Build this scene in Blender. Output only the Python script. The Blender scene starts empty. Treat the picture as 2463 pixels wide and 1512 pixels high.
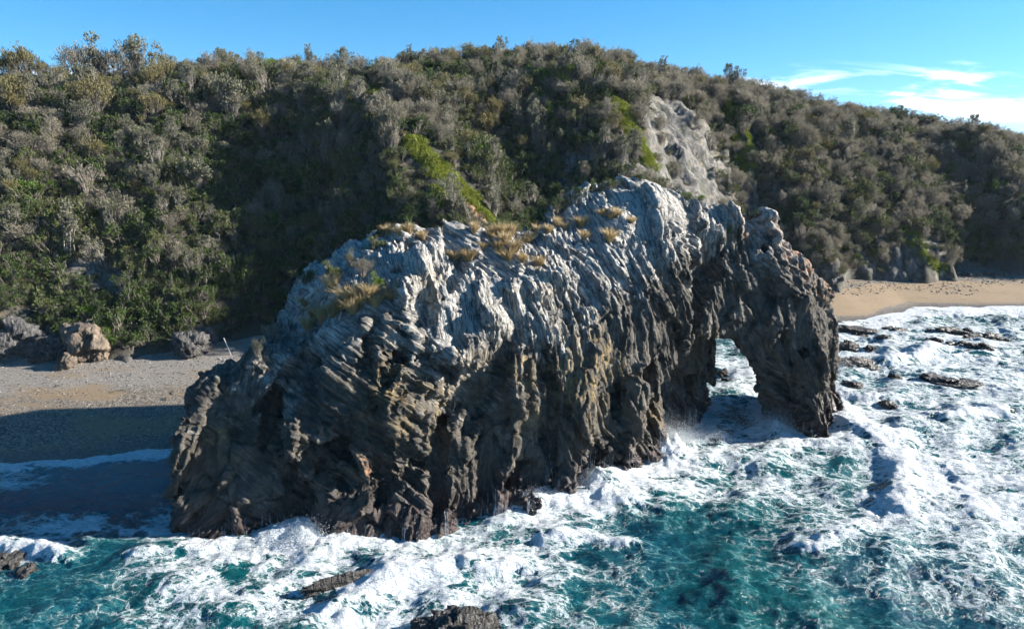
import bpy, math, random, time
import numpy as np
from mathutils import Vector, Matrix
from mathutils.bvhtree import BVHTree
T0 = time.time()
def tick(s): print('[%.1fs] %s' % (time.time() - T0, s))
random.seed(7); RNG = np.random.default_rng(7)
scene = bpy.context.scene
C = scene.collection

# ------------------------------------------------------------------ camera, sky, sun, exposure
CAM_H, PITCH, FPX = 28.0, math.radians(15.5), 1642.0      # metres, downward tilt, focal length in px of a 2463 px wide frame
cam_d = bpy.data.cameras.new('camera'); cam = bpy.data.objects.new('camera', cam_d); C.objects.link(cam)
cam.location = (0, 0, CAM_H); cam.rotation_euler = (math.pi / 2 - PITCH, 0, 0)
cam_d.sensor_fit = 'HORIZONTAL'; cam_d.angle = 2 * math.atan(1231.5 / FPX); cam_d.clip_end = 30000; cam_d.clip_start = 0.5
scene.camera = cam
SUN_EL, SUN_AZ = math.radians(21.0), math.radians(85.0)   # azimuth from +Y towards +X
SDIR = Vector((math.cos(SUN_EL) * math.sin(SUN_AZ), math.cos(SUN_EL) * math.cos(SUN_AZ), math.sin(SUN_EL)))
sun_d = bpy.data.lights.new('sun', 'SUN'); sun = bpy.data.objects.new('sun', sun_d); C.objects.link(sun)
sun_d.energy = 5.0; sun_d.angle = math.radians(0.53); sun_d.color = (1.0, 0.93, 0.83)
sun.rotation_euler = SDIR.to_track_quat('Z', 'Y').to_euler(); sun.location = (60, 20, 80)
scene.view_settings.view_transform = 'Standard'; scene.view_settings.look = 'None'
scene.view_settings.exposure = 1.7; scene.view_settings.gamma = 1.0; scene.view_settings.use_curve_mapping = False
scene.cycles.use_denoising = True
scene.cycles.max_bounces = 4; scene.cycles.diffuse_bounces = 2; scene.cycles.glossy_bounces = 2
scene.cycles.transmission_bounces = 3; scene.cycles.transparent_max_bounces = 4; scene.cycles.volume_bounces = 0
scene.cycles.use_adaptive_sampling = True; scene.cycles.adaptive_threshold = 0.03

class NT:
    """tiny node-tree writer"""
    def __init__(s, nt): s.nt = nt; nt.nodes.clear()
    def n(s, t, p=None, **ins):
        nd = s.nt.nodes.new(t)
        for k, v in (p or {}).items(): setattr(nd, k, v)
        for k, v in ins.items(): s.set(nd, k, v)
        return nd
    def set(s, nd, k, v):
        i = nd.inputs[int(k[1:])] if k[0] == 'i' and k[1:].isdigit() else nd.inputs[k.replace('_', ' ')]
        if isinstance(v, bpy.types.NodeSocket): s.nt.links.new(v, i)
        elif isinstance(v, bpy.types.Node): s.nt.links.new(v.outputs[0], i)
        else: i.default_value = v
    def m(s, op, a, b=0.0, c=None, clamp=False):
        nd = s.n('ShaderNodeMath', {'operation': op, 'use_clamp': clamp}, i0=a, i1=b)
        if c is not None: s.set(nd, 'i2', c)
        return nd.outputs[0]
    def ramp(s, f, stops, interp='LINEAR'):
        nd = s.n('ShaderNodeValToRGB', None, i0=f); cr = nd.color_ramp; cr.interpolation = interp
        while len(cr.elements) < len(stops): cr.elements.new(0.5)
        for e, (p, c) in zip(cr.elements, stops):
            e.position = p; e.color = (c, c, c, 1) if isinstance(c, (int, float)) else (*c, 1)
        return nd.outputs[0]
    def mix(s, f, a, b, bt='MIX'):
        nd = s.n('ShaderNodeMix', {'data_type': 'RGBA', 'blend_type': bt})
        for k, v in ((0, f), (6, a), (7, b)):
            if isinstance(v, (bpy.types.NodeSocket, bpy.types.Node)): s.set(nd, 'i%d' % k, v)
            else: nd.inputs[k].default_value = (*v, 1) if isinstance(v, tuple) and len(v) == 3 else v
        return nd.outputs[2]
    def noise(s, v, scale, detail=4.0, rough=0.55, dist=0.0, **p):
        return s.n('ShaderNodeTexNoise', p, Vector=v, Scale=scale, Detail=detail, Roughness=rough, Distortion=dist).outputs[0]
    def smooth(s, f, a, b):
        return s.n('ShaderNodeMapRange', {'interpolation_type': 'SMOOTHSTEP'}, i0=f, i1=a, i2=b, i3=0.0, i4=1.0).outputs[0]
    def mapping(s, v, scale=(1, 1, 1), loc=(0, 0, 0), rot=(0, 0, 0)):
        return s.n('ShaderNodeMapping', None, Vector=v, Location=loc, Rotation=rot, Scale=scale).outputs[0]

w = bpy.data.worlds.new('World'); scene.world = w; w.use_nodes = True
N = NT(w.node_tree)
gen = N.n('ShaderNodeTexCoord').outputs['Generated']
hi = N.n('ShaderNodeVectorMath', {'operation': 'MULTIPLY_ADD'}, i0=gen, i1=(1, 1, 1.3), i2=(0, 0, 0.16)).outputs[0]
sky = N.n('ShaderNodeTexSky', {'sky_type': 'NISHITA', 'sun_disc': False, 'sun_elevation': SUN_EL, 'sun_rotation': SUN_AZ,
                               'air_density': 1.0, 'dust_density': 0.25, 'ozone_density': 2.2, 'altitude': 20.0})
skyc = N.n('ShaderNodeHueSaturation', None, Hue=0.494, Saturation=1.38, Value=1.0, Fac=1.0, Color=sky).outputs[0]
N.set(sky, 'Vector', N.n('ShaderNodeVectorMath', {'operation': 'NORMALIZE'}, i0=hi).outputs[0])
sep = N.n('ShaderNodeSeparateXYZ', None, i0=gen)
az = N.m('ARCTAN2', sep.outputs[0], sep.outputs[1]); el = N.m('ARCSINE', sep.outputs[2])
cv = N.n('ShaderNodeCombineXYZ', None, i0=N.m('MULTIPLY', az, 9.0), i1=N.m('MULTIPLY', N.m('ADD', el, N.m('MULTIPLY', az, 0.05)), 52.0), i2=3.7)
cn = N.noise(cv, 1.0, 7.0, 0.6, 0.5)
band = N.m('MULTIPLY', N.smooth(el, -0.01, 0.012), N.m('SUBTRACT', 1.0, N.smooth(el, 0.035, 0.085)))
cl = N.m('MULTIPLY', N.smooth(N.m('ADD', cn, N.m('MULTIPLY', band, 0.13)), 0.52, 0.78), band)
bg = N.n('ShaderNodeBackground', None, Color=N.mix(cl, skyc, (9.6, 10.0, 10.6)), Strength=0.082)
N.n('ShaderNodeOutputWorld', None, Surface=bg)

# ------------------------------------------------------------------ numeric helpers
CP, SP = math.cos(PITCH), math.sin(PITCH)
def ray(px, py):
    cx, cy = (px - 1231.5) / FPX, (756.0 - py) / FPX
    return cx, CP + cy * SP, -SP + cy * CP
def at_y(px, py, Y):                      # point on the photograph's line of sight at distance Y
    a, b, c = ray(px, py); t = Y / b
    return a * t, Y, CAM_H + c * t
def at_z(px, py, Z=0.0):                  # the same line of sight where it meets height Z
    a, b, c = ray(px, py); t = (Z - CAM_H) / c
    return a * t, b * t, Z

_pr = np.random.default_rng(11)
PERM = np.tile(_pr.permutation(256), 3).astype(np.int32)
G3 = _pr.normal(size=(256, 3)).astype(np.float32); G3 /= np.linalg.norm(G3, axis=1)[:, None]
def perlin(x, y, z=None, seed=0):
    x = np.asarray(x, np.float32); y = np.asarray(y, np.float32)
    z = np.float32(seed * 7.31 + 0.37) + (np.zeros_like(x) if z is None else np.asarray(z, np.float32))
    x, y, z = np.broadcast_arrays(x, y, z)
    xf, yf, zf = np.floor(x), np.floor(y), np.floor(z)
    X, Y, Z = (xf.astype(np.int32) & 255), (yf.astype(np.int32) & 255), (zf.astype(np.int32) & 255)
    x, y, z = x - xf, y - yf, z - zf
    u, v, q = (a * a * a * (a * (a * 6 - 15) + 10) for a in (x, y, z))
    def g(i, j, k):
        h = PERM[PERM[PERM[X + i] + Y + j] + Z + k]; gr = G3[h]
        return gr[..., 0] * (x - i) + gr[..., 1] * (y - j) + gr[..., 2] * (z - k)
    def L(a, b, t): return a + t * (b - a)
    r = L(L(L(g(0, 0, 0), g(1, 0, 0), u), L(g(0, 1, 0), g(1, 1, 0), u), v), L(L(g(0, 0, 1), g(1, 0, 1), u), L(g(0, 1, 1), g(1, 1, 1), u), v), q)
    return r * 1.6
def fbm(x, y, z=None, octv=4, seed=0, gain=0.5):
    s = 0; a = 1.0; f = 1.0
    for o in range(octv):
        s = s + a * perlin(x * f, y * f, None if z is None else z * f, seed + o * 3); a *= gain; f *= 2.03
    return s
def ss(a, b, x):
    t = np.clip((x - a) / (b - a), 0, 1); return t * t * (3 - 2 * t)

def facets(x, y, z, size, seed, edge=False):
    """each cell of the stone is a tilted flat facet"""
    x, y, z = (np.asarray(a, np.float32) / size for a in (x, y, z)); X, Y, Z = (np.floor(a).astype(np.int32) for a in (x, y, z))
    best = np.full(x.shape, 9.0, np.float32); sec = best.copy(); val = np.zeros(x.shape, np.float32)
    for i in (-1, 0, 1):
        for j in (-1, 0, 1):
            for k in (-1, 0, 1):
                h = PERM[PERM[PERM[(X + i) & 255] + ((Y + j) & 255)] + ((Z + k + seed) & 255)]; o = CELL[h]
                dx, dy, dz = X + i + o[:, 0] - x, Y + j + o[:, 1] - y, Z + k + o[:, 2] - z; d = dx * dx + dy * dy + dz * dz
                m = d < best; sec = np.where(m, best, np.minimum(sec, d)); best = np.where(m, d, best); g = G3[(h * 7 + 13) & 255]
                val = np.where(m, (dx * g[:, 0] + dy * g[:, 1] + dz * g[:, 2]) + 0.35 * g[:, 0], val)
    return (val, (np.sqrt(sec) - np.sqrt(best)) * size) if edge else val
CELL = _pr.uniform(0, 1, (256, 3)).astype(np.float32)
def new_mesh(name, V, F, smooth=False):
    V = np.ascontiguousarray(V, np.float32); F = np.ascontiguousarray(F, np.int32)
    me = bpy.data.meshes.new(name); k = F.shape[1]
    me.vertices.add(len(V)); me.vertices.foreach_set('co', V.ravel())
    me.loops.add(F.size); me.loops.foreach_set('vertex_index', F.ravel())
    me.polygons.add(len(F)); me.polygons.foreach_set('loop_start', np.arange(0, F.size, k, dtype=np.int32))
    if smooth: me.polygons.foreach_set('use_smooth', np.ones(len(F), bool))
    me.update(calc_edges=True); return me
def attr(me, name, arr):
    arr = np.ascontiguousarray(arr, np.float32)
    if arr.ndim == 1: a = me.attributes.new(name, 'FLOAT', 'POINT'); a.data.foreach_set('value', arr)
    else: a = me.attributes.new(name, 'FLOAT_COLOR', 'POINT'); a.data.foreach_set('color', arr.ravel())
def obj(name, me, mat=None, parent=None, loc=None, **props):
    o = bpy.data.objects.new(name, me); C.objects.link(o)
    if mat is not None and me is not None and len(me.materials) == 0: me.materials.append(mat)
    if parent is not None: o.parent = parent
    if loc is not None: o.location = loc
    for k, v in props.items(): o[k] = v
    return o
def grid_mesh(name, xs, ys, zf, smooth=True):
    X, Y = np.meshgrid(xs, ys); Z = zf if isinstance(zf, np.ndarray) else zf(X, Y)
    nx, ny = len(xs), len(ys); V = np.stack([X, Y, Z], -1).reshape(-1, 3)
    i = (np.arange(ny - 1)[:, None] * nx + np.arange(nx - 1)).ravel()
    return new_mesh(name, V, np.stack([i, i + 1, i + nx + 1, i + nx], 1), smooth)
def graded(lo, hi, step, far, growth=1.12):
    a = list(np.arange(lo, hi + 1e-6, step)); s = step
    for sgn in (1, -1):
        s = step
        while (a[-1] < far) if sgn > 0 else (a[0] > -far):
            s *= growth
            if sgn > 0: a.append(a[-1] + s)
            else: a.insert(0, a[0] - s)
    return np.array(a)
def material(name):
    m = bpy.data.materials.new(name); m.use_nodes = True
    return m, NT(m.node_tree)

# ------------------------------------------------------------------ lie of the land
WLX = [-300, -80, -43, -30, -15, 0, 20, 35, 46, 53, 64, 83, 120, 300]
WLY = [30, 47, 52.7, 55.4, 60, 68, 86, 93, 95, 97.5, 104.5, 105.5, 107, 118]          # where the sea meets the sand
FTX = [-300, -120, -80, -55, -42, -30, -15, 0, 15, 30, 45, 57, 75, 94, 120, 160, 300]
FTY = [20, 58, 66, 71, 73.6, 75.0, 78, 80, 86, 97, 108, 115.5, 119, 121, 124, 130, 160]   # foot of the hill
def beach_z(x, y):
    d = y - np.interp(x, WLX, WLY)
    sl = np.interp(x, [-40, -10, 40, 60], [0.155, 0.15, 0.14, 0.17])
    z = np.where(d > 0, 3.6 * (1 - np.exp(-d * sl / 3.6)) * 1.15, d * 0.12)
    return np.maximum(z, -3) + 0.10 * perlin(x * 0.12, y * 0.3, seed=5) + 0.03 * perlin(x * 0.6, y * 0.9, seed=6)
SKY_PX = np.array([-500, 0, 170, 400, 600, 860, 1000, 1200, 1350, 1500, 1570, 1700, 1900, 2060, 2200, 2300, 2463, 2900.])
SKY_PY = np.array([215, 192, 200, 172, 148, 172, 146, 128, 122, 135, 172, 190, 232, 278, 290, 312, 345, 400.])
TOPX, TOPZ, TOPS = [], [], []
for px, py in zip(SKY_PX, SKY_PY):
    a, b, c = ray(px, py); S = float(np.interp(px, [0, 800, 1300, 1600, 1900, 2463], [40, 46, 46, 36, 32, 28]))
    Y = 100.0
    for _ in range(40): Y = 0.5 * Y + 0.5 * (float(np.interp(a / b * Y, FTX, FTY)) + S)
    TOPX.append(a / b * Y); TOPZ.append(CAM_H + c / b * Y); TOPS.append(S)
SPURS = [(-2.5, -0.57, 75, 9.5, 9.0), (-25, -0.40, 75, -6.5, 11.0), (5, -0.15, 80, -3.0, 6.0), (19, -0.25, 92, 3.5, 9.0), (41, -0.1, 112, -6.0, 5.0),
         (55, -0.1, 116, 3.0, 4.0), (67, -0.15, 119, 3.0, 5.5), (77, -0.1, 120, 2.5, 4.5), (84, 0, 120, -5.0, 5.0), (99, 0, 122, 4.0, 6.0), (-62, -0.1, 71, 2.5, 5.0)]
def hill_z(x, y):
    x = np.asarray(x, float); y = np.asarray(y, float)
    s = y - np.interp(x, FTX, FTY)
    for x0, k, y0, A, wd in SPURS:
        xa = x0 + k * (y - y0)
        s = s + A * np.exp(-((x - xa) / wd) ** 2) * ss(48, 26, s)
    s = s + 2.6 * perlin(x * 0.07, y * 0.07, seed=1) + (1.6 + 1.3 * ss(30, 50, x)) * perlin(x * 0.17, y * 0.14 * (1 - 0.7 * ss(30, 50, x)), seed=2) + 0.7 * perlin(x * 0.42, y * 0.4, seed=3) + 0.35 * perlin(x * 0.9, y * 0.9, seed=4)
    H = np.interp(x, TOPX, TOPZ); S = np.interp(x, TOPX, TOPS)
    u = s / S
    p = np.interp(x, [30, 60], [0.86, 0.80])
    prof = np.where(u < 1, np.power(np.maximum(u, 0), p) * 1.04 - 0.04 * np.maximum(u, 0) ** 3, 1.0)
    soft = 1 - 0.06 * ss(0.75, 1.0, u) * (1 - ss(1.0, 1.3, u))
    z = 1.2 + (H - 1.2) * prof * soft
    z = z - 0.05 * np.maximum(s - S - 6, 0)
    z = z + 0.5 * perlin(x * 0.2, y * 0.2, seed=8)
    return np.where(s < 0, 1.2 + s * 1.6, z)
def hill_hit(px, py):
    a, b, c = ray(px, py); t = np.arange(55, 260, 0.25); X, Y, Z = a * t, b * t, CAM_H + c * t
    k = np.nonzero(Z < hill_z(X, Y))[0]
    if len(k) == 0: return None
    i = k[0]; return np.array([X[i], Y[i], Z[i]])
def px_of(x, y, z):
    dz = z - CAM_H; f = y * CP - dz * SP; u = y * SP + dz * CP
    return 1231.5 + x / f * FPX, 756 - u / f * FPX

# ------------------------------------------------------------------ the big rock: shape as a distance field, then a mesh
FRONT = [(430, 1296, None), (425, 1150, 43.6), (445, 1010, 45.6), (490, 912, 47.6), (405, 1180, 44.5),
         (560, 1296, None), (560, 1150, 43.6), (560, 1000, 45.4), (560, 905, 48.0),
         (640, 1288, None), (640, 1100, 44.6), (640, 950, 46.6), (620, 872, 48.6), (650, 825, 51.0), (690, 780, 53.5),
         (800, 1305, None), (800, 1150, 43.4), (800, 1000, 44.7), (800, 880, 46.4), (790, 800, 48.6), (775, 735, 52.0), (745, 655, 57.5),
         (1000, 1300, None), (1000, 1150, 43.9), (1000, 1000, 45.4), (1000, 850, 47.2), (1000, 740, 49.8), (1000, 640, 52.8), (990, 552, 56.6),
         (1180, 1228, None), (1180, 1050, 47.6), (1180, 920, 49.0), (1180, 780, 50.3), (1180, 680, 53.0), (1180, 605, 55.8), (1180, 566, 58.6),
         (1400, 1165, None), (1400, 1000, 50.4), (1400, 850, 51.9), (1300, 950, 49.3), (1480, 980, 52.0), (1400, 720, 54.0), (1400, 600, 58.2), (1400, 525, 61.5), (1400, 462, 63.8),
         (1560, 1125, None), (1560, 950, 54.0), (1560, 800, 55.3), (1560, 650, 57.6), (1560, 550, 60.3), (1560, 480, 62.8), (1540, 430, 65),
         (1690, 1036, None), (1690, 900, 59.0), (1690, 750, 59.0), (1690, 620, 61.0), (1700, 545, 63.6), (1700, 497, 65.5),
         (1830, 1008, None), (1850, 880, 61.0), (1850, 750, 61.0), (1850, 620, 62.6), (1830, 535, 65),
         (1940, 1040, None), (1950, 900, 60.2), (1950, 780, 61.0), (1935, 660, 63.0),
         (2022, 1004, None), (2000, 890, 63.5), (2005, 780, 64.0), (1985, 690, 64.5)]
CRESTP = [(405, 1180, 45), (420, 1060, 46), (440, 1005, 46.5), (460, 935, 47.3), (490, 903, 47.8), (560, 890, 48.3), (600, 868, 49), (640, 815, 51.5), (668, 745, 55), (690, 690, 56.8), (740, 645, 58),
          (820, 590, 57.5), (900, 563, 57), (980, 543, 57), (1100, 550, 58), (1180, 558, 59), (1280, 535, 61), (1350, 488, 63), (1430, 440, 64.5), (1500, 424, 65), (1580, 434, 65.2),
          (1640, 460, 65.5), (1700, 490, 65.8), (1760, 508, 65.5), (1830, 523, 65.3), (1870, 568, 65.2), (1920, 608, 65), (1960, 640, 65), (1990, 682, 65), (2010, 740, 65), (2018, 800, 65)]
fp = np.array([at_z(a, b) if y is None else at_y(a, b, y) for a, b, y in FRONT])
fp = np.vstack([fp, [(p[0], p[1] - 0.7, -3.0) for p, q in zip(fp, FRONT) if q[2] is None]])
def tps_fit(P, v, lam=0.02):
    n = len(P); r = np.linalg.norm(P[:, None] - P[None], axis=2); K = np.where(r > 0, r * r * np.log(r + 1e-9), 0) + lam * np.eye(n)
    Q = np.hstack([np.ones((n, 1)), P]); A = np.block([[K, Q], [Q.T, np.zeros((3, 3))]])
    return np.linalg.solve(A, np.concatenate([v, np.zeros(3)]))
Pxz = fp[:, [0, 2]]; TW = tps_fit(Pxz, fp[:, 1])
def front_y(x, z):
    sh = np.shape(x); q = np.stack([np.ravel(x), np.ravel(z)], 1).astype(float); out = np.empty(len(q))
    for i in range(0, len(q), 20000):
        r = np.linalg.norm(q[i:i + 20000, None] - Pxz[None], axis=2)
        out[i:i + 20000] = np.where(r > 0, r * r * np.log(r + 1e-9), 0) @ TW[:len(Pxz)] + TW[-3] + q[i:i + 20000] @ TW[-2:]
    return out.reshape(sh)
cr = np.array([at_y(*p) for p in CRESTP]); cr = cr[np.argsort(cr[:, 0])]
def crest_z(x): return np.interp(x, cr[:, 0], cr[:, 2])
def crest_y(x): return np.interp(x, cr[:, 0], cr[:, 1])
LE = np.array([at_y(*p) for p in [(408, 1300, 43), (403, 1180, 44), (420, 1060, 45.5), (440, 1005, 46), (458, 940, 47), (480, 903, 48)]])
RE = np.array([at_y(*p) for p in [(2034, 1004, 63.5), (2030, 1000, 64), (2015, 950, 64), (2002, 880, 64.5), (2018, 800, 65.5), (2012, 740, 66), (1992, 682, 66.5), (1962, 640, 67)]])
def front_hit(px, py):
    a, b, c = ray(px, py); t = np.linspace(36, 80, 441); X, Y, Z = a * t, b * t, CAM_H + c * t
    k = np.nonzero(Y > front_y(X, Z))[0]
    i = k[0] if len(k) else 200
    return np.array([X[i], Y[i], Z[i]])
def smax(a, b, k):
    h = np.clip(0.5 + 0.5 * (a - b) / k, 0, 1); return b + (a - b) * h + k * h * (1 - h)
def strata(x, y, z):
    th = 0.30 * perlin(x * 0.06, z * 0.08, y * 0.03, seed=21) + np.interp(x, [-28, -8, 8, 22, 34], [0.35, 0.25, -0.05, -0.22, 0.30])
    u = x - th * (z - 9.0) * 1.6 + 0.30 * (y - 52)
    return u + 1.2 * perlin(x * 0.09, y * 0.09, z * 0.10, seed=22) + 0.26 * perlin(x * 0.30, y * 0.30, z * 0.22, seed=23) + 0.05 * perlin(x * 1.1, y * 1.1, z * 0.7, seed=24)
def slab(u, x, y, z, size, f, seed, joints=0.25):
    q = u / size; i = np.floor(q); t = q - i
    prof = np.minimum(t / 0.72, (1 - t) / 0.28)
    hsh = np.modf(np.abs(np.sin(i * 12.9898 + seed) * 43758.5453))[0]
    blk = np.floor(z * f * 1.9 + y * f * 0.9 + hsh * 7 + 0.8 * perlin(x * f, y * f, z * f, seed=seed + 5))
    return perlin(i * 3.71 + 0.5, z * f, y * f + x * 0.2 * f, seed=seed) * 0.75 + perlin(i * 1.37 + 0.3, blk * 0.77 + 0.4, hsh, seed=seed + 2) * joints + (prof - 0.5) * 0.75
CLEFTS = [([(592, 890), (640, 1000), (690, 1100), (714, 1200), (718, 1290)], 0.6, 1.0), ([(1050, 1040), (1058, 1130), (1045, 1240)], 0.55, 0.8),
          ([(1318, 820), (1335, 940), (1322, 1060), (1335, 1160)], 0.42, 1.0), ([(1215, 860), (1170, 960), (1128, 1045)], 0.5, 0.9), ([(1480, 960), (1450, 1060), (1420, 1160)], 0.65, 1.2),
          ([(1560, 880), (1572, 1000), (1556, 1110)], 0.5, 0.5), ([(1598, 930), (1622, 1020), (1620, 1060)], 0.6, 0.5), ([(1722, 590), (1692, 690), (1655, 800)], 0.8, 0.8), ([(1660, 640), (1680, 720), (1640, 800)], 0.6, 0.4),
          ([(1840, 600), (1870, 760), (1905, 880)], 0.5, 0.4), ([(1930, 850), (1962, 950), (1968, 1040)], 0.55, 0.5), ([(870, 880), (1010, 860), (1080, 900)], 0.5, 0.4), ([(820, 1180), (900, 1160), (1000, 1130)], 0.45, 0.3), ([(760, 1040), (840, 1120), (900, 1200)], 0.4, 0.3),
          ([(1255, 1130), (1210, 1180), (1175, 1235)], 0.5, 0.5), ([(930, 760), (900, 860), (930, 920)], 0.5, 0.4), ([(1110, 640), (1060, 730), (1000, 780)], 0.5, 0.35)]
BUMPS = [([(1248, 840), (1240, 950), (1228, 1090), (1196, 1200)], 0.75, 0.2), ([(1425, 850), (1400, 960), (1375, 1100)], 1.0, 0.45), ([(1545, 880), (1525, 1000), (1500, 1130)], 0.75, 0.25), ([(1352, 1150), (1365, 1185)], 1.0, -0.5),
         ([(512, 925), (470, 1050), (440, 1200)], 1.0, 0.3), ([(1022, 610), (1000, 690)], 1.2, 0.2), ([(1756, 515), (1765, 540)], 0.9, 0.1), ([(1942, 860), (1945, 1040)], 1.2, 0.4), ([(1270, 1190), (1285, 1215)], 1.0, -0.3), ([(640, 880), (690, 980), (760, 1080)], 1.2, 0.6),
         ([(1845, 530), (1860, 560)], 0.9, 0.2), ([(1330, 680), (1300, 690), (1240, 690)], 1.1, 0.5), ([(1180, 790), (1110, 860)], 1.2, 0.5)]
def capsules(lines, X, Y, Z):
    for pts, r, off in lines:
        P = [front_hit(*p) + np.array([0, off if off > 0 else off, 0]) for p in pts]
        yield P, r
_sh = np.array([front_hit(*p) for p in [(500, 905), (620, 850), (800, 800), (950, 770), (1100, 850), (1250, 800), (1400, 740), (1550, 640), (1650, 600), (1720, 590), (1830, 565), (1900, 610)]])
SHX, SHZ = _sh[:, 0], _sh[:, 2]
def build_rock():
    h = 0.19
    xs = np.arange(-33, 38, h, dtype=np.float32); ys = np.arange(37, 74, h, dtype=np.float32); zs = np.arange(-2.5, 26, h, dtype=np.float32)
    XZx, XZz = np.meshgrid(xs, zs, indexing='ij')
    cx, cz = np.arange(-33, 38.5, 0.6), np.arange(-2.5, 26.8, 0.6); CX, CZ = np.meshgrid(cx, cz, indexing='ij'); cf = front_y(CX, CZ)
    def up(A):   # bilinear
        ix = np.clip((xs - cx[0]) / 0.6, 0, len(cx) - 1.001); iz = np.clip((zs - cz[0]) / 0.6, 0, len(cz) - 1.001)
        i0, j0 = ix.astype(int), iz.astype(int); fx, fz = (ix - i0)[:, None], (iz - j0)[None]
        a = A[np.ix_(i0, j0)] * (1 - fx) + A[np.ix_(i0 + 1, j0)] * fx; b = A[np.ix_(i0, j0 + 1)] * (1 - fx) + A[np.ix_(i0 + 1, j0 + 1)] * fx
        return a * (1 - fz) + b * fz
    f = up(cf); gx, gz = np.gradient(f, h); fl = np.sqrt(1 + gx ** 2 + gz ** 2)
    zc = crest_z(xs)[:, None]; yc = crest_y(xs)[:, None]
    g = yc + 1.2 + 0.42 * np.maximum(zc - XZz, 0)
    g = np.minimum(g, np.interp(xs, [-33, -24, -15, 5, 15, 38], [54, 57, 63, 65, 67, 68.5])[:, None])
    Yb = ys[None, :, None]
    D = ((f / fl)[:, None, :] - Yb / fl[:, None, :]).astype(np.float32)
    D = smax(D, ((Yb - g[:, None, :]) * 0.9).astype(np.float32), 0.8)
    D = smax(D, (np.minimum(zs[None, None, :] - zc[:, None, :], 30) * 0.85).astype(np.float32), 0.6)
    le = np.interp(zs, LE[:, 2], LE[:, 0])[None, None, :] + 0.9 * np.maximum(Yb - 49.5, 0) * 0.9
    le = np.minimum(le, -21.5 + 0.12 * np.maximum(zs - 6, 0)[None, None, :]); le = np.maximum(le, np.interp(zs, LE[:, 2], LE[:, 0])[None, None, :])
    D = smax(D, ((le - xs[:, None, None]) * 0.9).astype(np.float32), 0.8)
    o = np.argsort(RE[:, 2]); re = np.interp(zs, RE[o, 2], RE[o, 0])[None, None, :]
    D = smax(D, ((xs[:, None, None] - re - 0.1 * (Yb - 64)) * 0.95).astype(np.float32), 0.7)
    # the arch: a leaning gap right through the head end
    p0 = np.array(at_z(1762, 1022)); ax = np.array([0.345, 0.94])
    def tunnel(dx, y0, uL, uR, ZZ):
        sY = Yb - p0[1]; lat = (xs[:, None, None] - p0[0] - dx) - sY * (ax[0] / ax[1])
        L = np.interp(zs, ZZ, uL)[None, None, :] - np.clip(-sY + 1.5, 0, 6) * 0.35 ; R = np.interp(zs, ZZ, uR)[None, None, :] + np.clip(sY - 4, 0, 8) * 0.12
        return np.maximum(np.maximum(L - lat, lat - R), zs[None, None, :] - ZZ[-1]).astype(np.float32)
    d = tunnel(0, 0, [-3.1, -3.1, -2.9, -3.0, -2.7], [3.3, 3.0, 2.1, 0.9, -0.4], [-2.5, 0.3, 4, 7, 9.0])
    D = smax(D, -d, 0.5)
    q = front_hit(1648, 905) + np.array([0.6, 1.4, 0]); e = (np.sqrt(((xs[:, None, None] - q[0]) / 2.6) ** 2 + ((Yb - q[1]) / 2.8) ** 2 + ((zs[None, None, :] - q[2] + 0.6) / 4.2) ** 2) - 1) * 2.4
    D = smax(D, -e.astype(np.float32), 0.5)
    # clefts and buttresses
    def cap(P, r, op):
        nonlocal D
        P = np.array(P); lo = P.min(0) - r - 2.2; hi = P.max(0) + r + 2.2
        I = [slice(max(0, int((lo[k] - a[0]) / h)), max(1, int((hi[k] - a[0]) / h) + 1)) for k, a in enumerate((xs, ys, zs))]
        x, y, z = xs[I[0]][:, None, None], ys[I[1]][None, :, None], zs[I[2]][None, None, :]
        best = None
        for a, b in zip(P[:-1], P[1:]):
            ab = b - a; L2 = ab @ ab
            t = np.clip(((x - a[0]) * ab[0] + (y - a[1]) * ab[1] + (z - a[2]) * ab[2]) / L2, 0, 1)
            dd = np.sqrt((x - a[0] - t * ab[0]) ** 2 + (0.55 * (y - a[1] - t * ab[1])) ** 2 + (z - a[2] - t * ab[2]) ** 2)
            best = dd if best is None else np.minimum(best, dd)
        dd = (best - r).astype(np.float32)
        if op < 0: D[I[0], I[1], I[2]] = smax(D[I[0], I[1], I[2]], -dd, 0.35)
        else: D[I[0], I[1], I[2]] = -smax(-D[I[0], I[1], I[2]], -dd, 0.6)
    for pts, r, off in BUMPS: cap([front_hit(*p) + np.array([0, off, 0]) for p in pts], r, 1)
    for pts, r, off in CLEFTS: cap([front_hit(*p) + np.array([0, 0.3, 0]) for p in pts], r, -1)
    tick('rock base field %s' % (D.shape,))
    I = np.nonzero(np.abs(D) < 1.7); x, y, z = xs[I[0]], ys[I[1]], zs[I[2]]
    u = strata(x, y, z)
    big = perlin(x * 0.22, y * 0.22, z * 0.17, seed=31); med = perlin(x * 0.55, y * 0.55, z * 0.4, seed=32)
    wgt = 0.55 + 0.75 * ss(-0.25, 0.35, perlin(x * 0.13, y * 0.13, z * 0.13, seed=33))
    wgt = wgt * (1 - 0.6 * ss(1.0, 4.5, z - np.interp(x, SHX, SHZ)))
    n = 0.16 * big + 0.80 * facets(u, y * 0.8, z * 0.5, 3.2, 2) + 0.08 * med + wgt * (0.34 * slab(u, x, y, z, 2.3, 0.14, 34, 0.1) + 0.26 * slab(u, x, y, z, 0.83, 0.20, 35, 0.1))
    D[I] -= n.astype(np.float32) - 0.05
    tick('rock strata %d' % len(x))
    import openvdb
    G = openvdb.FloatGrid(5.0); G.copyFromArray(np.clip(D, -1.0, 1.0))
    pts, quads = G.convertToQuads(isovalue=0.0)
    V = np.array(pts, np.float32) * h + np.array([xs[0], ys[0], zs[0]], np.float32)
    F = np.array(quads, np.int32)[:, ::-1]
    # keep the largest connected body only
    lab = np.arange(len(V))
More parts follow.
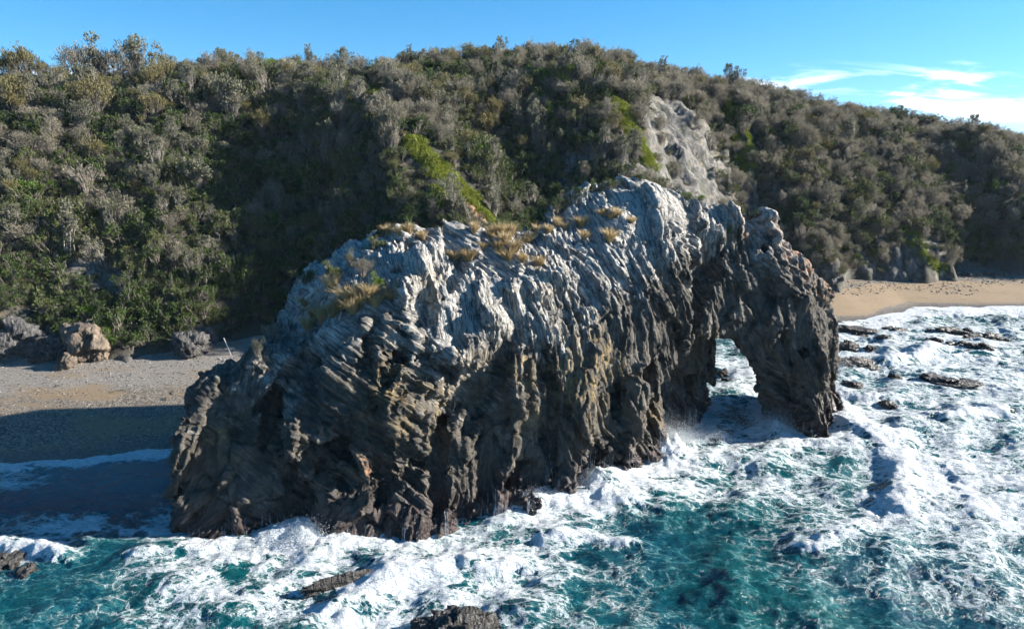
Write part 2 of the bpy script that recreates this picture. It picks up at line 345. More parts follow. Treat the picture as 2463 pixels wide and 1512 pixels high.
    for _ in range(60):
        m = lab[F].min(1); new = lab.copy()
        for k in range(4): np.minimum.at(new, F[:, k], m)
        new = new[new]
        if (new == lab).all(): break
        lab = new
    for _ in range(400):
        m = lab[F].min(1); new = lab.copy()
        for k in range(4): np.minimum.at(new, F[:, k], m)
        new = new[new]
        if (new == lab).all(): break
        lab = new
    ids, cnt = np.unique(lab, return_counts=True); keep = lab == ids[np.argmax(cnt)]
    remap = np.cumsum(keep) - 1; F = remap[F[keep[F[:, 0]]]]; V = V[keep]
    tick('rock quads %d' % len(F))
    # finer faces on the side that shows its bedding, then the fine relief
    fc = V[F].mean(1); fn = np.cross(V[F[:, 2]] - V[F[:, 0]], V[F[:, 3]] - V[F[:, 1]])
    if (fn * np.stack([fc[:, 0] * 0, 60 - fc[:, 1], fc[:, 2] * 0], 1)).sum() > 0: F = F[:, ::-1]; fn = -fn
    fine_f = ((fn * (np.array([4.0, 0, 30]) - fc)).sum(1) > -0.15 * np.linalg.norm(fn, axis=1) * 50) & (fc[:, 2] > -0.9)
    A_, K_ = F[fine_f], F[~fine_f]; n0 = len(V)
    E_ = np.sort(np.stack([A_, np.roll(A_, -1, 1)], -1).reshape(-1, 2), 1); key = E_[:, 0].astype(np.int64) * n0 + E_[:, 1]
    uq, inv, cnt = np.unique(key, return_inverse=True, return_counts=True); e0, e1 = (uq // n0).astype(int), (uq % n0).astype(int); ei = inv.reshape(-1, 4) + n0
    ci = n0 + len(uq) + np.arange(len(A_)); V = np.vstack([V, (V[e0] + V[e1]) / 2, V[A_].mean(1)])
    F = np.vstack([K_] + [np.stack([A_[:, k], ei[:, k], ci, ei[:, k - 1]], 1) for k in range(4)])
    me = new_mesh('rock', V, F)
    nr = np.empty(len(V) * 3, np.float32); me.vertex_normals.foreach_get('vector', nr); nr = nr.reshape(-1, 3)
    x, y, z = V.T
    u = strata(x, y, z)
    flut = 0.22 + 0.78 * ss(-0.16, 0.14, perlin(x * 0.17, y * 0.17, z * 0.14, seed=45) + np.interp(x, [-28, -2, 9, 34], [-0.10, -0.04, 0.16, 0.14]))
    u2 = 0.62 * x + 0.75 * z + 0.3 * y + 0.6 * perlin(x * 0.12, y * 0.12, z * 0.12, seed=36) + 0.08 * perlin(x * 0.6, y * 0.6, z * 0.6, seed=37)
    fold = perlin(x * 0.12, y * 0.12, z * 0.16, seed=35) + 0.10 * perlin(x * 0.8, y * 0.8, z * 0.8, seed=34) + np.interp(x, [-28, -12, 2, 30], [0.10, 0.05, -0.14, -0.22])
    u = np.where(fold > 0.10, u2, u)
    topn = ss(0.55, 0.85, nr[:, 2])
    s1, e1_ = facets(u, y * 0.40, z * 0.20, 1.0, 3, True); b1, eb = facets(x + 0.3 * z, y, z * 0.8, 2.4, 7, True); b2, eb2 = facets(x + 0.2 * z, y, z, 0.95, 9, True)
    shard = 0.34 * s1 + 0.26 * facets(u, y * 0.4, z * 0.18, 0.5, 5) + 0.10 * facets(u, y * 0.5, z * 0.25, 0.26, 6) - 0.22 * np.exp(-(e1_ / 0.10) ** 2)
    block = 0.50 * b1 + 0.10 * b2 + 0.04 * facets(x, y, z, 0.4, 8) - 0.26 * np.exp(-(eb / 0.14) ** 2) - 0.05 * np.exp(-(eb2 / 0.10) ** 2)
    disp = flut * (shard + 0.16 * slab(u, x, y, z, 0.47, 0.4, 42, 0.15) + 0.07 * slab(u, x, y, z, 0.22, 0.8, 43, 0.15)) + (1 - 0.8 * flut) * block + 0.03 * perlin(x * 4.1, y * 4.1, z * 3.6, seed=39)
    disp = disp * (1 - 0.35 * ss(0, 4, z - np.interp(x, SHX, SHZ)))
    V2 = V + nr * disp[:, None]
    bd = np.nonzero(cnt == 1)[0]; V2[n0 + bd] = (V2[e0[bd]] + V2[e1[bd]]) / 2
    me.vertices.foreach_set('co', V2.astype(np.float32).ravel()); me.update()
    tick('rock fine quads %d' % len(F))
    # what the stone is like where: pale weathered top, ochre stains, weed-brown tide zone
    zs_ = np.interp(x, SHX, SHZ); nz = perlin(x * 0.25, y * 0.25, z * 0.25, seed=46) * 2.2 + perlin(x * 0.9, y * 0.9, z * 0.9, seed=47) * 1.0
    white = ss(-6.5, 5.0, z - zs_ + 1.3 * nz)
    white *= (ss(34, 26, x) * 0.55 + 0.45) * (0.3 + 0.7 * ss(-22, -16, x))
    och = np.zeros_like(x)
    for px, py, r, a in [(1430, 880, 2.3, 1), (1395, 930, 2.0, 1), (1250, 900, 1.2, .9), (960, 960, 2.2, .7), (920, 900, 1.5, .5), (1590, 990, 1.2, .7), (1640, 930, 1.2, .6), (1280, 1000, 1.2, .6), (1060, 1010, 1.6, .6), (1040, 690, 1.0, .7), (960, 690, .8, .7), (530, 1050, 1.0, .8), (1290, 660, 1.5, .6), (1720, 830, 1.0, .5), (1480, 890, 1.5, .7), (1140, 880, 2.0, .35), (1760, 560, 1.5, .4)]:
        c = front_hit(px, py); och = np.maximum(och, a * np.exp(-((x - c[0]) ** 2 + (0.6 * (y - c[1])) ** 2 + (0.75 * (z - c[2])) ** 2) / r ** 2))
    och *= ss(-0.35, 0.35, perlin(x * 0.9, y * 0.9, z * 0.6, seed=48) + 0.1)
    org = np.zeros_like(x)
    for px, py, r in [(1765, 525, 1.2), (1800, 560, 1.0), (1870, 570, 1.6), (1910, 610, 1.6), (1950, 645, 1.4), (1985, 690, 1.3), (690, 860, .35), (745, 850, .3), (735, 880, .35), (800, 900, .35), (860, 905, .3), (870, 1135, .9)]:
        c = front_hit(px, py); k = 0.3
        org = np.maximum(org, np.exp(-((x - c[0]) ** 2 + (0.35 * (y - c[1])) ** 2 + (z - c[2]) ** 2) / r ** 2))
    org *= ss(-0.2, 0.4, perlin(x * 1.3, y * 1.3, z * 1.3, seed=49) + 0.1)
    tide = ss(3.4, 0.8, z + 0.8 * perlin(x * 0.4, y * 0.4, z * 0.3, seed=50))
    attr(me, 'stone', np.stack([white, och, tide, org], 1)); attr(me, 'bed', u); attr(me, 'relief', np.clip(0.5 + disp * 1.1, 0, 1))
    return me

# ------------------------------------------------------------------ materials of the setting
def rock_material(name, white=(0.43, 0.415, 0.385), dark=(0.078, 0.071, 0.060), attrs=True, gloss=0.8):
    m, N = material(name)
    P = N.n('ShaderNodeNewGeometry').outputs['Position']
    if attrs:
        at = N.n('ShaderNodeAttribute', {'attribute_name': 'stone'}); sp = N.n('ShaderNodeSeparateColor', None, i0=at.outputs['Color'])
        wh, oc, td, og = sp.outputs[0], sp.outputs[1], sp.outputs[2], at.outputs['Alpha']
        bed = N.n('ShaderNodeAttribute', {'attribute_name': 'bed'}).outputs['Fac']
    else:
        wh, oc, td, og = 0.35, 0.0, 0.0, 0.0
        bed = N.n('ShaderNodeSeparateXYZ', None, i0=P).outputs[0]
    s3 = N.n('ShaderNodeSeparateXYZ', None, i0=P)
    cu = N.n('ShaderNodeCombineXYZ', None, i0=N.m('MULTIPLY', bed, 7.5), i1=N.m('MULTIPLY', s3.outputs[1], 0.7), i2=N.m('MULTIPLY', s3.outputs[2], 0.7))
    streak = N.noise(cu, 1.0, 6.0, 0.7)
    blot = N.noise(P, 0.55, 6.0, 0.62); fine = N.noise(P, 5.0, 6.0, 0.7)
    wv = N.m('ADD', wh, N.m('MULTIPLY', N.m('SUBTRACT', N.m('ADD', N.m('MULTIPLY', blot, 0.45), N.m('MULTIPLY', streak, 0.55)), 0.5), 2.2))
    wf = N.smooth(wv, 0.10, 1.05)
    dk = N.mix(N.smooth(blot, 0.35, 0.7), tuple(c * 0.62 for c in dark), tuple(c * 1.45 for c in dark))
    dk = N.mix(N.m('MULTIPLY', N.smooth(streak, 0.56, 0.72), 0.65), dk, (0.26, 0.25, 0.235))  # sunlit ridges painted into the dark stone as paler bedding streaks
    wc = N.mix(N.smooth(fine, 0.3, 0.7), tuple(c * 0.72 for c in white), tuple(c * 1.18 for c in white))
    wc = N.mix(N.m('MULTIPLY', N.smooth(streak, 0.56, 0.38), 0.85), wc, (0.085, 0.087, 0.09))  # shade of cracks painted into the pale stone as dark bedding streaks
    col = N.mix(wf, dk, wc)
    if attrs:
        of = N.m('MULTIPLY', oc, N.smooth(N.noise(P, 1.6, 5.0, 0.65), 0.36, 0.62))
        col = N.mix(of, col, N.mix(fine, (0.20, 0.14, 0.06), (0.36, 0.26, 0.12)))
        gf = N.m('MULTIPLY', og, N.smooth(N.noise(P, 2.2, 5.0, 0.65), 0.40, 0.60))
        col = N.mix(gf, col, N.mix(fine, (0.30, 0.14, 0.07), (0.45, 0.26, 0.15)))
        col = N.mix(N.m('MULTIPLY', td, 0.8), col, N.mix(blot, (0.022, 0.015, 0.015), (0.070, 0.045, 0.043)))
        rough = N.m('SUBTRACT', 0.88, N.m('MULTIPLY', td, 0.5))
    else: rough = gloss
    nw = N.noise(P, 1.3, 3.0, 0.6)
    def shards(k):
        cv_ = N.n('ShaderNodeCombineXYZ', None, i0=N.m('ADD', N.m('MULTIPLY', bed, 2.6 * k), N.m('MULTIPLY', nw, 1.2)), i1=N.m('MULTIPLY', s3.outputs[1], 0.9 * k), i2=N.m('MULTIPLY', s3.outputs[2], 0.85 * k))
        v_ = N.n('ShaderNodeTexVoronoi', {'feature': 'F1'}, Vector=cv_, Scale=1.0, Randomness=1.0)
        return N.n('ShaderNodeSeparateColor', None, i0=v_.outputs['Color']).outputs[0], v_.outputs['Distance']
    h1, d1 = shards(1.0); h2, d2 = shards(2.4)
    bh = N.m('ADD', N.m('MULTIPLY', fine, 0.7), N.m('ADD', N.m('MULTIPLY', streak, 0.55), N.m('ADD', N.m('MULTIPLY', N.m('SUBTRACT', h1, d1), 1.0), N.m('MULTIPLY', N.m('SUBTRACT', h2, d2), 0.5))))
    col = N.mix(0.45, col, N.mix(h1, N.mix(1.0, col, (0.45, 0.45, 0.46), 'MULTIPLY'), N.mix(1.0, col, (1.5, 1.48, 1.42), 'MULTIPLY')))
    bmp = N.n('ShaderNodeBump', None, Strength=1.0, Distance=0.25, Height=bh)
    b = N.n('ShaderNodeBsdfPrincipled', None, Base_Color=col, Roughness=rough, Normal=bmp)
    b.inputs['Specular IOR Level'].default_value = 0.35
    N.n('ShaderNodeOutputMaterial', None, Surface=b)
    return m
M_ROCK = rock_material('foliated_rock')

def sea_material():
    m, N = material('sea_water')
    P = N.n('ShaderNodeNewGeometry').outputs['Position']
    a = N.n('ShaderNodeAttribute', {'attribute_name': 'foam'}).outputs['Fac']
    sp = N.n('ShaderNodeSeparateXYZ', None, i0=P)
    p2 = N.n('ShaderNodeCombineXYZ', None, i0=sp.outputs[0], i1=sp.outputs[1], i2=0.0).outputs[0]
    def warp(v, scale, amt, detail=2.0):
        c = N.n('ShaderNodeTexNoise', None, Vector=v, Scale=scale, Detail=detail, Roughness=0.5).outputs['Color']
        d = N.n('ShaderNodeVectorMath', {'operation': 'SUBTRACT'}, i0=c, i1=(0.5, 0.5, 0.5)).outputs[0]
        d = N.n('ShaderNodeVectorMath', {'operation': 'SCALE'}, i0=d, Scale=amt).outputs[0]
        return N.n('ShaderNodeVectorMath', {'operation': 'ADD'}, i0=v, i1=d).outputs[0]
    st = N.mapping(p2, (0.75, 1.15, 1), rot=(0, 0, 0.12))
    q = warp(warp(st, 0.16, 2.6, 3.0), 0.7, 0.9, 4.0)
    r1 = N.noise(q, 0.42, 7.0, 0.62, 0.3)
    q2 = warp(q, 2.2, 0.42, 4.0)
    v = N.n('ShaderNodeTexVoronoi', {'feature': 'DISTANCE_TO_EDGE'}, Vector=q2, Scale=0.95, Randomness=1.0).outputs['Distance']
    v2 = N.n('ShaderNodeTexVoronoi', {'feature': 'DISTANCE_TO_EDGE'}, Vector=q2, Scale=2.9, Randomness=1.0).outputs['Distance']
    lace = N.m('ADD', N.m('MULTIPLY', N.smooth(v, 0.22, 0.0), 0.6), N.m('MULTIPLY', N.smooth(v2, 0.22, 0.0), 0.4))
    rid = N.m('SUBTRACT', 1.0, N.m('MULTIPLY', N.m('ABSOLUTE', N.m('SUBTRACT', r1, 0.5)), 6.0), clamp=True)
    f = N.m('MULTIPLY_ADD', N.m('ADD', 0.34, N.m('MULTIPLY', a, 1.1)), N.m('ADD', N.m('MULTIPLY', N.m('SUBTRACT', r1, 0.5), 2.0), N.m('MULTIPLY', N.m('SUBTRACT', N.m('ADD', N.m('MULTIPLY', lace, 0.65), N.m('MULTIPLY', rid, 0.35)), 0.36), 1.0)), a)
    grain = N.noise(p2, 3.2, 6.0, 0.7)
    f = N.m('ADD', f, N.m('MULTIPLY', N.m('SUBTRACT', grain, 0.5), 0.5))
    white = N.smooth(f, 0.46, 0.68)
    milk = N.smooth(f, 0.22, 0.66)
    deepv = N.noise(p2, 0.09, 3.0, 0.5)
    cove = N.m('MULTIPLY', N.smooth(sp.outputs[0], -14.0, -34.0), N.smooth(sp.outputs[1], 43.0, 52.0))
    deep = N.mix(N.smooth(deepv, 0.35, 0.65), (0.001, 0.036, 0.060), (0.002, 0.050, 0.056))
    deep = N.mix(cove, deep, (0.0, 0.125, 0.150))
    wcol = N.mix(N.m('MULTIPLY', milk, 0.75), deep, (0.05, 0.20, 0.21))
    fc = N.mix(N.smooth(grain, 0.3, 0.7), (0.46, 0.49, 0.52), (0.68, 0.69, 0.70))
    strk = N.noise(N.mapping(q, (2.2, 7.0, 1)), 1.0, 5.0, 0.7)
    thick = N.smooth(f, 0.62, 1.05)
    opac = N.m('MULTIPLY', white, N.m('ADD', N.m('MULTIPLY', thick, 0.45), N.m('ADD', 0.22, N.m('MULTIPLY', N.smooth(strk, 0.35, 0.66), 0.5))), clamp=True)
    col = N.mix(opac, wcol, fc)
    rough = N.m('ADD', 0.10, N.m('MULTIPLY', N.m('MAXIMUM', white, N.m('MULTIPLY', milk, 0.3)), 0.75))
    chop = N.noise(N.mapping(p2, (0.7, 1.25, 1)), 1.3, 6.0, 0.62)
    hgt = N.m('ADD', N.m('MULTIPLY', chop, 0.85), N.m('MULTIPLY', white, N.m('ADD', 0.10, N.m('MULTIPLY', N.m('ADD', grain, strk), 0.42))))
    bmp = N.n('ShaderNodeBump', None, Strength=0.9, Distance=0.45, Height=hgt)
    b = N.n('ShaderNodeBsdfPrincipled', None, Base_Color=col, Roughness=rough, Normal=bmp, IOR=1.33)
    N.n('ShaderNodeOutputMaterial', None, Surface=b)
    return m
def beach_material():
    m, N = material('shingle_and_sand')
    P = N.n('ShaderNodeNewGeometry').outputs['Position']; sp = N.n('ShaderNodeSeparateXYZ', None, i0=P)
    a = N.n('ShaderNodeAttribute', {'attribute_name': 'beach'}); ac = N.n('ShaderNodeSeparateColor', None, i0=a.outputs['Color'])
    big = N.noise(N.mapping(P, (0.5, 1.3, 1)), 0.22, 5.0, 0.6)
    sandf = N.smooth(N.m('ADD', ac.outputs[0], N.m('MULTIPLY', N.m('SUBTRACT', big, 0.5), 1.6)), 0.40, 0.62)
    peb = N.n('ShaderNodeTexVoronoi', {'feature': 'F1'}, Vector=P, Scale=9.0, Randomness=1.0)
    pc = N.n('ShaderNodeSeparateColor', None, i0=peb.outputs['Color']).outputs[0]
    fine = N.noise(P, 9.0, 4.0, 0.7)
    pcol = N.ramp(N.m('ADD', N.m('MULTIPLY', pc, 0.55), N.m('MULTIPLY', N.noise(P, 2.2, 6.0, 0.75), 0.45)), [(0.0, (0.022, 0.020, 0.017)), (0.38, (0.080, 0.068, 0.053)), (0.62, (0.165, 0.140, 0.108)), (1.0, (0.42, 0.38, 0.32))])
    pcol = N.mix(N.m('MULTIPLY', ac.outputs[2], 0.6), pcol, N.mix(fine, (0.14, 0.128, 0.112), (0.28, 0.26, 0.235)))
    scol = N.mix(fine, (0.19, 0.13, 0.07), (0.31, 0.22, 0.125))
    scol = N.mix(N.smooth(sp.outputs[0], 30.0, 50.0), N.mix(0.25, scol, (0.03, 0.025, 0.02)), scol)
    col = N.mix(N.m('MULTIPLY', sandf, 0.85), pcol, scol)
    dirt = N.smooth(N.noise(N.mapping(P, (0.35, 1.0, 1)), 1.2, 5.0, 0.7), 0.60, 0.70)
    col = N.mix(N.m('MULTIPLY', dirt, 0.75), col, (0.035, 0.03, 0.026))
    wet = ac.outputs[1]
    col = N.mix(wet, col, N.mix(0.5, col, (0.035, 0.034, 0.036)))
    bmp = N.n('ShaderNodeBump', None, Strength=0.5, Distance=0.05, Height=N.m('ADD', peb.outputs['Distance'], N.m('MULTIPLY', N.noise(P, 2.5, 5.0, 0.7), 2.0)))
    b = N.n('ShaderNodeBsdfPrincipled', None, Base_Color=col, Roughness=N.m('SUBTRACT', 0.9, N.m('MULTIPLY', wet, 0.35)), Normal=bmp)
    N.n('ShaderNodeOutputMaterial', None, Surface=b); return m
def hill_material():
    m, N = material('hill_ground')
    P = N.n('ShaderNodeNewGeometry').outputs['Position']
    a = N.n('ShaderNodeAttribute', {'attribute_name': 'ground'}); ac = N.n('ShaderNodeSeparateColor', None, i0=a.outputs['Color'])
    n1 = N.noise(P, 0.8, 6.0, 0.65); n2 = N.noise(P, 5.0, 5.0, 0.7)
    soil = N.mix(n2, (0.020, 0.018, 0.012), (0.065, 0.058, 0.040))
    sp = N.n('ShaderNodeSeparateXYZ', None, i0=P)
    st = N.noise(N.n('ShaderNodeCombineXYZ', None, i0=N.m('MULTIPLY', N.m('ADD', sp.outputs[0], N.m('MULTIPLY', sp.outputs[2], 0.35)), 1.5), i1=N.m('MULTIPLY', sp.outputs[1], 0.9), i2=N.m('MULTIPLY', sp.outputs[2], 0.8)), 1.0, 6.0, 0.72)
    rk = N.mix(N.smooth(st, 0.35, 0.66), (0.045, 0.043, 0.04), (0.19, 0.18, 0.165)); rk = N.mix(N.m('MULTIPLY', N.smooth(N.noise(P, 0.35, 6.0, 0.7), 0.48, 0.60), 0.7), rk, (0.045, 0.05, 0.03)); rk = N.mix(N.m('MULTIPLY', N.smooth(n1, 0.55, 0.75), 0.6), rk, (0.36, 0.27, 0.18))
    grs = N.mix(n2, (0.035, 0.065, 0.012), (0.11, 0.16, 0.030))
    col = N.mix(ac.outputs[0], soil, rk); col = N.mix(ac.outputs[1], col, grs); col = N.mix(ac.outputs[2], col, N.mix(n1, (0.20, 0.10, 0.05), (0.34, 0.20, 0.11)))
    bmp = N.n('ShaderNodeBump', None, Strength=0.8, Distance=0.22, Height=N.m('ADD', st, N.m('MULTIPLY', n2, 0.3)))
    b = N.n('ShaderNodeBsdfPrincipled', None, Base_Color=col, Roughness=0.95, Normal=bmp)
    N.n('ShaderNodeOutputMaterial', None, Surface=b); return m

# ------------------------------------------------------------------ hill
RELIEF = {}
def line_mask(lines, X, Y, Z):
    out = np.zeros_like(X)
    for pts, r, a in lines:
        P = [hill_hit(*p) for p in pts]; P = [p for p in P if p is not None]
        if len(P) == 1: P = P * 2
        for p, q in zip(P[:-1], P[1:]):
            ab = q - p; L2 = max(ab @ ab, 1e-6)
            t = np.clip(((X - p[0]) * ab[0] + (Y - p[1]) * ab[1] + (Z - p[2]) * ab[2]) / L2, 0, 1)
            d = np.sqrt((X - p[0] - t * ab[0]) ** 2 + (Y - p[1] - t * ab[1]) ** 2 + (Z - p[2] - t * ab[2]) ** 2)
            out = np.maximum(out, a * ss(r * 1.25, r * 0.65, d))
    return out
BARE = [([(1560, 300), (1600, 400)], 3.0, .75), ([(1740, 380), (1750, 480)], 3.0, .7), ([(1660, 300), (1720, 400)], 3.5, .8), ([(1585, 250), (1650, 270)], 3.0, 1), ([(1600, 290), (1640, 350), (1690, 430), (1700, 480)], 5.0, 1), ([(1560, 400), (1620, 450)], 3.0, .9), ([(1700, 320), (1690, 390)], 2.5, .8), ([(1420, 360), (1390, 400), (1350, 450)], 2.4, .85), ([(1355, 390), (1330, 440)], 1.4, .7),
        ([(1490, 400), (1530, 430)], 2.2, .6), ([(195, 645), (280, 680)], 2.0, 1), ([(20, 790), (70, 850)], 2.6, .95), ([(120, 830), (200, 850)], 2.2, .8), ([(60, 650), (40, 640)], 1.0, .8), ([(140, 700)], 0.9, .8),
        ([(1790, 420), (1800, 480), (1830, 540)], 2.0, .7), ([(1880, 500), (1870, 440)], 1.4, .6), ([(2090, 650), (2075, 615)], 1.3, .85), ([(2160, 660), (2150, 610)], 1.4, .85), ([(2200, 660), (2185, 590)], 1.3, .8), ([(2030, 655)], 1.5, .8), ([(2250, 655), (2240, 600)], 2.0, .7), ([(2190, 440), (2170, 420)], 1.5, .6), ([(2240, 430), (2220, 500)], 1.0, .6), ([(2360, 370), (2370, 420)], 1.2, .5), ([(2010, 480), (2020, 520)], 1.2, .5), ([(440, 820), (500, 800)], 1.5, .7), ([(1770, 470), (1790, 560)], 2.2, .7), ([(1960, 620), (1990, 640)], 2.0, .7), ([(2320, 640), (2440, 640)], 1.5, .5)]
GREEN = [([(1000, 345), (1045, 395), (1095, 440), (1140, 485), (1172, 530)], 1.45, 1), ([(1050, 465), (1110, 500)], 1.2, .9), ([(850, 205), (935, 262)], 1.3, .9), ([(1490, 260), (1520, 320), (1560, 390)], 1.6, .9), ([(2190, 560), (2230, 620), (2265, 650)], 1.3, .45), ([(1750, 250), (1780, 330), (1800, 400)], 2.2, .5), ([(1460, 150), (1510, 190)], 1.5, .7)]
EARTH = [([(1110, 488), (1140, 505), (1162, 525)], 0.9, 1)]
xs = graded(-75, 130, 0.55, 900, 1.16); ys = graded(60, 168, 0.55, 900, 1.16); ys = ys[(ys > 10)]; ys = ys[ys < 700]
X, Y = np.meshgrid(xs, ys); Z = hill_z(X, Y)
far = ss(260, 700, np.hypot(X, Y)); Z = Z * (1 - far) + far * 12
Z = np.maximum(Z, -4)
vis = (X > -80) & (X < 135) & (Y < 170)
bare = np.zeros_like(X); green = np.zeros_like(X); earth = np.zeros_like(X)
bare[vis] = line_mask(BARE, X[vis], Y[vis], Z[vis]); green[vis] = line_mask(GREEN, X[vis], Y[vis], Z[vis]); earth[vis] = line_mask(EARTH, X[vis], Y[vis], Z[vis])
s_ = Y - np.interp(X, FTX, FTY)
bare = np.maximum(bare, 0.8 * ss(3.4, 1.0, Z + 0.8 * perlin(X * .2, Y * .2, seed=61)) * (s_ > -8))
bn = perlin(X * 0.4, Y * 0.4, Z * 0.3, seed=62) * 0.35; bare = np.clip(bare + bn * (bare > 0.05), 0, 1)
gx = np.gradient(Z, axis=1) / np.gradient(X, axis=1); gy = np.gradient(Z, axis=0) / np.gradient(Y, axis=0); nl = np.sqrt(1 + gx ** 2 + gy ** 2)
ub = X + 0.35 * Z + 1.2 * perlin(X * 0.15, Y * 0.15, Z * 0.15, seed=63)
fa = np.zeros_like(X); kk = bare > 0.05; xk, yk, zk = X[kk], Y[kk], Z[kk]
fa[kk] = 1.5 * facets(xk + 0.4 * zk, yk, zk * 0.6, 3.4, 3) + 0.8 * facets(xk + 0.4 * zk, yk, zk * 0.7, 1.5, 4)
rel = 0.62 * bare * (fa + 0.9 * ss(45, 55, X) * slab(ub, X, Y, Z, 1.3, 0.3, 68) + 0.4 * slab(ub, X, Y, Z, 1.6, 0.4, 65) + 0.3 * perlin(X * 0.8, Y * 0.8, Z * 0.8, seed=66) + 0.25 * perlin(X * 1.9, Y * 1.9, Z * 1.9, seed=67))
V = np.stack([X - gx / nl * rel, Y - gy / nl * rel, Z + rel / nl], -1)
nx, ny = len(xs), len(ys); i = (np.arange(ny - 1)[:, None] * nx + np.arange(nx - 1)).ravel()
hm = new_mesh('hillside', V.reshape(-1, 3), np.stack([i, i + 1, i + nx + 1, i + nx], 1), False)
attr(hm, 'ground', np.stack([bare, green, earth, bare * 0], -1).reshape(-1, 4))
obj('hillside', hm, hill_material(), kind='structure')
from collections import namedtuple
tick('hill')

# ------------------------------------------------------------------ beach
xs = graded(-80, 130, 0.7, 300, 1.2); ys = graded(38, 135, 0.6, 170, 1.2); ys = ys[ys > 20]
X, Y = np.meshgrid(xs, ys); Zb = beach_z(X, Y); d = Y - np.interp(X, WLX, WLY)
right = ss(35, 50, X)
sand = 0.30 + right * 0.65 * ss(12.5, 8, d) * ss(1.5, 4.0, d + 2.0 * perlin(X * .1, Y * .2, seed=72)) + right * 0.1
for px, py, rx, ry, a in [(160, 940, 7, 1.4, .5), (300, 1000, 7, 1.8, .5), (30, 960, 5, 2.0, .35), (420, 990, 4, 1.5, .4)]:
    c = at_z(px, py, 2.0); sand = np.maximum(sand, 0.3 + a * np.exp(-((X - c[0]) / rx) ** 2 - ((Y - c[1]) / ry) ** 2))
wet = ss(3.2, 0.2, d) ; pale = (1 - right) * ss(11.5, 14, d)
bm = grid_mesh('beach', xs, ys, Zb); attr(bm, 'beach', np.stack([sand, wet, pale, wet * 0], -1).reshape(-1, 4))
obj('beach', bm, beach_material(), kind='structure')

# ------------------------------------------------------------------ rock
rock_me = build_rock()
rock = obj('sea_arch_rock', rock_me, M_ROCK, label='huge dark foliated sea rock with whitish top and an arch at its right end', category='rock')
nv = len(rock_me.vertices); co = np.empty(nv * 3, np.float32); rock_me.vertices.foreach_get('co', co); RV = co.reshape(-1, 3)
fi = np.empty(len(rock_me.loops), np.int32); rock_me.loops.foreach_get('vertex_index', fi)
BVH = BVHTree.FromPolygons([tuple(v) for v in RV.tolist()], fi.reshape(-1, 4).tolist())
def rock_hit(px, py):
    d = Vector(ray(px, py)).normalized(); r = BVH.ray_cast(Vector((0, 0, CAM_H)), d, 300)
    return r[0], r[1]
tick('rock bvh')

# ------------------------------------------------------------------ sea
xs = np.concatenate([np.arange(-46, 96, 0.17)]); xs = np.concatenate([graded(-46, -46, 0.17, 9000, 1.18)[:0], xs])
def ext(a, step, far, g=1.2):
    lo = [a[0]]; s = step
    while lo[0] > -far: s *= g; lo.insert(0, lo[0] - s)
    hi = [a[-1]]; s = step
    while hi[-1] < far: s *= g; hi.append(hi[-1] + s)
    return np.concatenate([lo[:-1], a, hi[1:]])
xs = ext(xs, 0.17, 3000); yl = [26.0]
while yl[-1] < 112: yl.append(yl[-1] + 0.13 + 0.17 * max(0, (yl[-1] - 30) / 80))
ys = ext(np.array(yl), 0.2, 3000)
X, Y = np.meshgrid(xs, ys)
near = (np.abs(X) < 140) & (Y > 0) & (Y < 150); x = X[near]; y = Y[near]
dshore = y - np.interp(x, WLX, WLY)                      # negative at sea
foam = 0.25 + 0.13 * fbm(x * 0.05, y * 0.07, octv=3, seed=80)
FO = [(2250, 880, 24, 14, .34), (2330, 800, 25, 8, .30), (2200, 1130, 9, 7, .30), (2330, 1180, 10, 8, .30), (2080, 1000, 5, 5, .28), (1560, 1130, 4, 3, .45), (1440, 1190, 4, 2.5, .35), (1300, 1240, 4, 2, .30), (1700, 1090, 6, 3, .28), (1600, 1180, 6, 3, .2),
      (600, 1340, 8, 3.0, .20), (760, 1320, 4, 2, .28), (450, 1400, 5, 3, .20), (800, 1440, 8, 2.6, .26), (1080, 1400, 7, 4, .22), (1250, 1340, 5, 2.5, .2), (960, 1480, 5, 2, .2), (1850, 1180, 5, 2, .1), (2400, 1000, 10, 8, .2), (2000, 1400, 4, 2, .1), (2420, 1430, 6, 3, .18),
      (150, 1245, 6, .5, .16), (320, 1235, 5, .5, .18), (80, 1165, 5, .5, .2), (370, 1190, 4, .5, .14), (250, 1275, 6, .6, .2), (200, 1145, 9, .5, .16), (60, 1330, 2.8, 1.4, .45), (30, 1170, 3, 1.2, .30), (300, 1270, 6, 1.3, .22), (120, 1255, 5, 1.2, .18), (1760, 1040, 3, 2, .2), (1900, 1050, 6, 2, .3), (1350, 1470, 6, 2, .1), (1780, 900, 4, 9, .30), (1680, 1360, 5, 1.5, .05),
      (1950, 1440, 9, 3.2, -.08), (1680, 1330, 5, 1.8, -.06), (2150, 1480, 6, 2.4, -.05), (120, 1420, 7, 3.5, -.20), (280, 1320, 3, 2, -.22), (180, 1200, 9, 4, -.14), (330, 1160, 7, 2.5, -.14), (1720, 1230, 6, 2, -.05), (2060, 1140, 4, 4, -.36), (1500, 1270, 5, 1.6, -.05), (1540, 1420, 6, 2, -.0), (620, 1390, 2.2, 1, -.20), (1760, 1000, 4, 2.6, -.10)]
for px, py, rx, ry, a in FO:
    c = at_z(px, py); foam = foam + a * np.exp(-((x - c[0]) / rx) ** 2 - ((y - c[1]) / ry) ** 2)
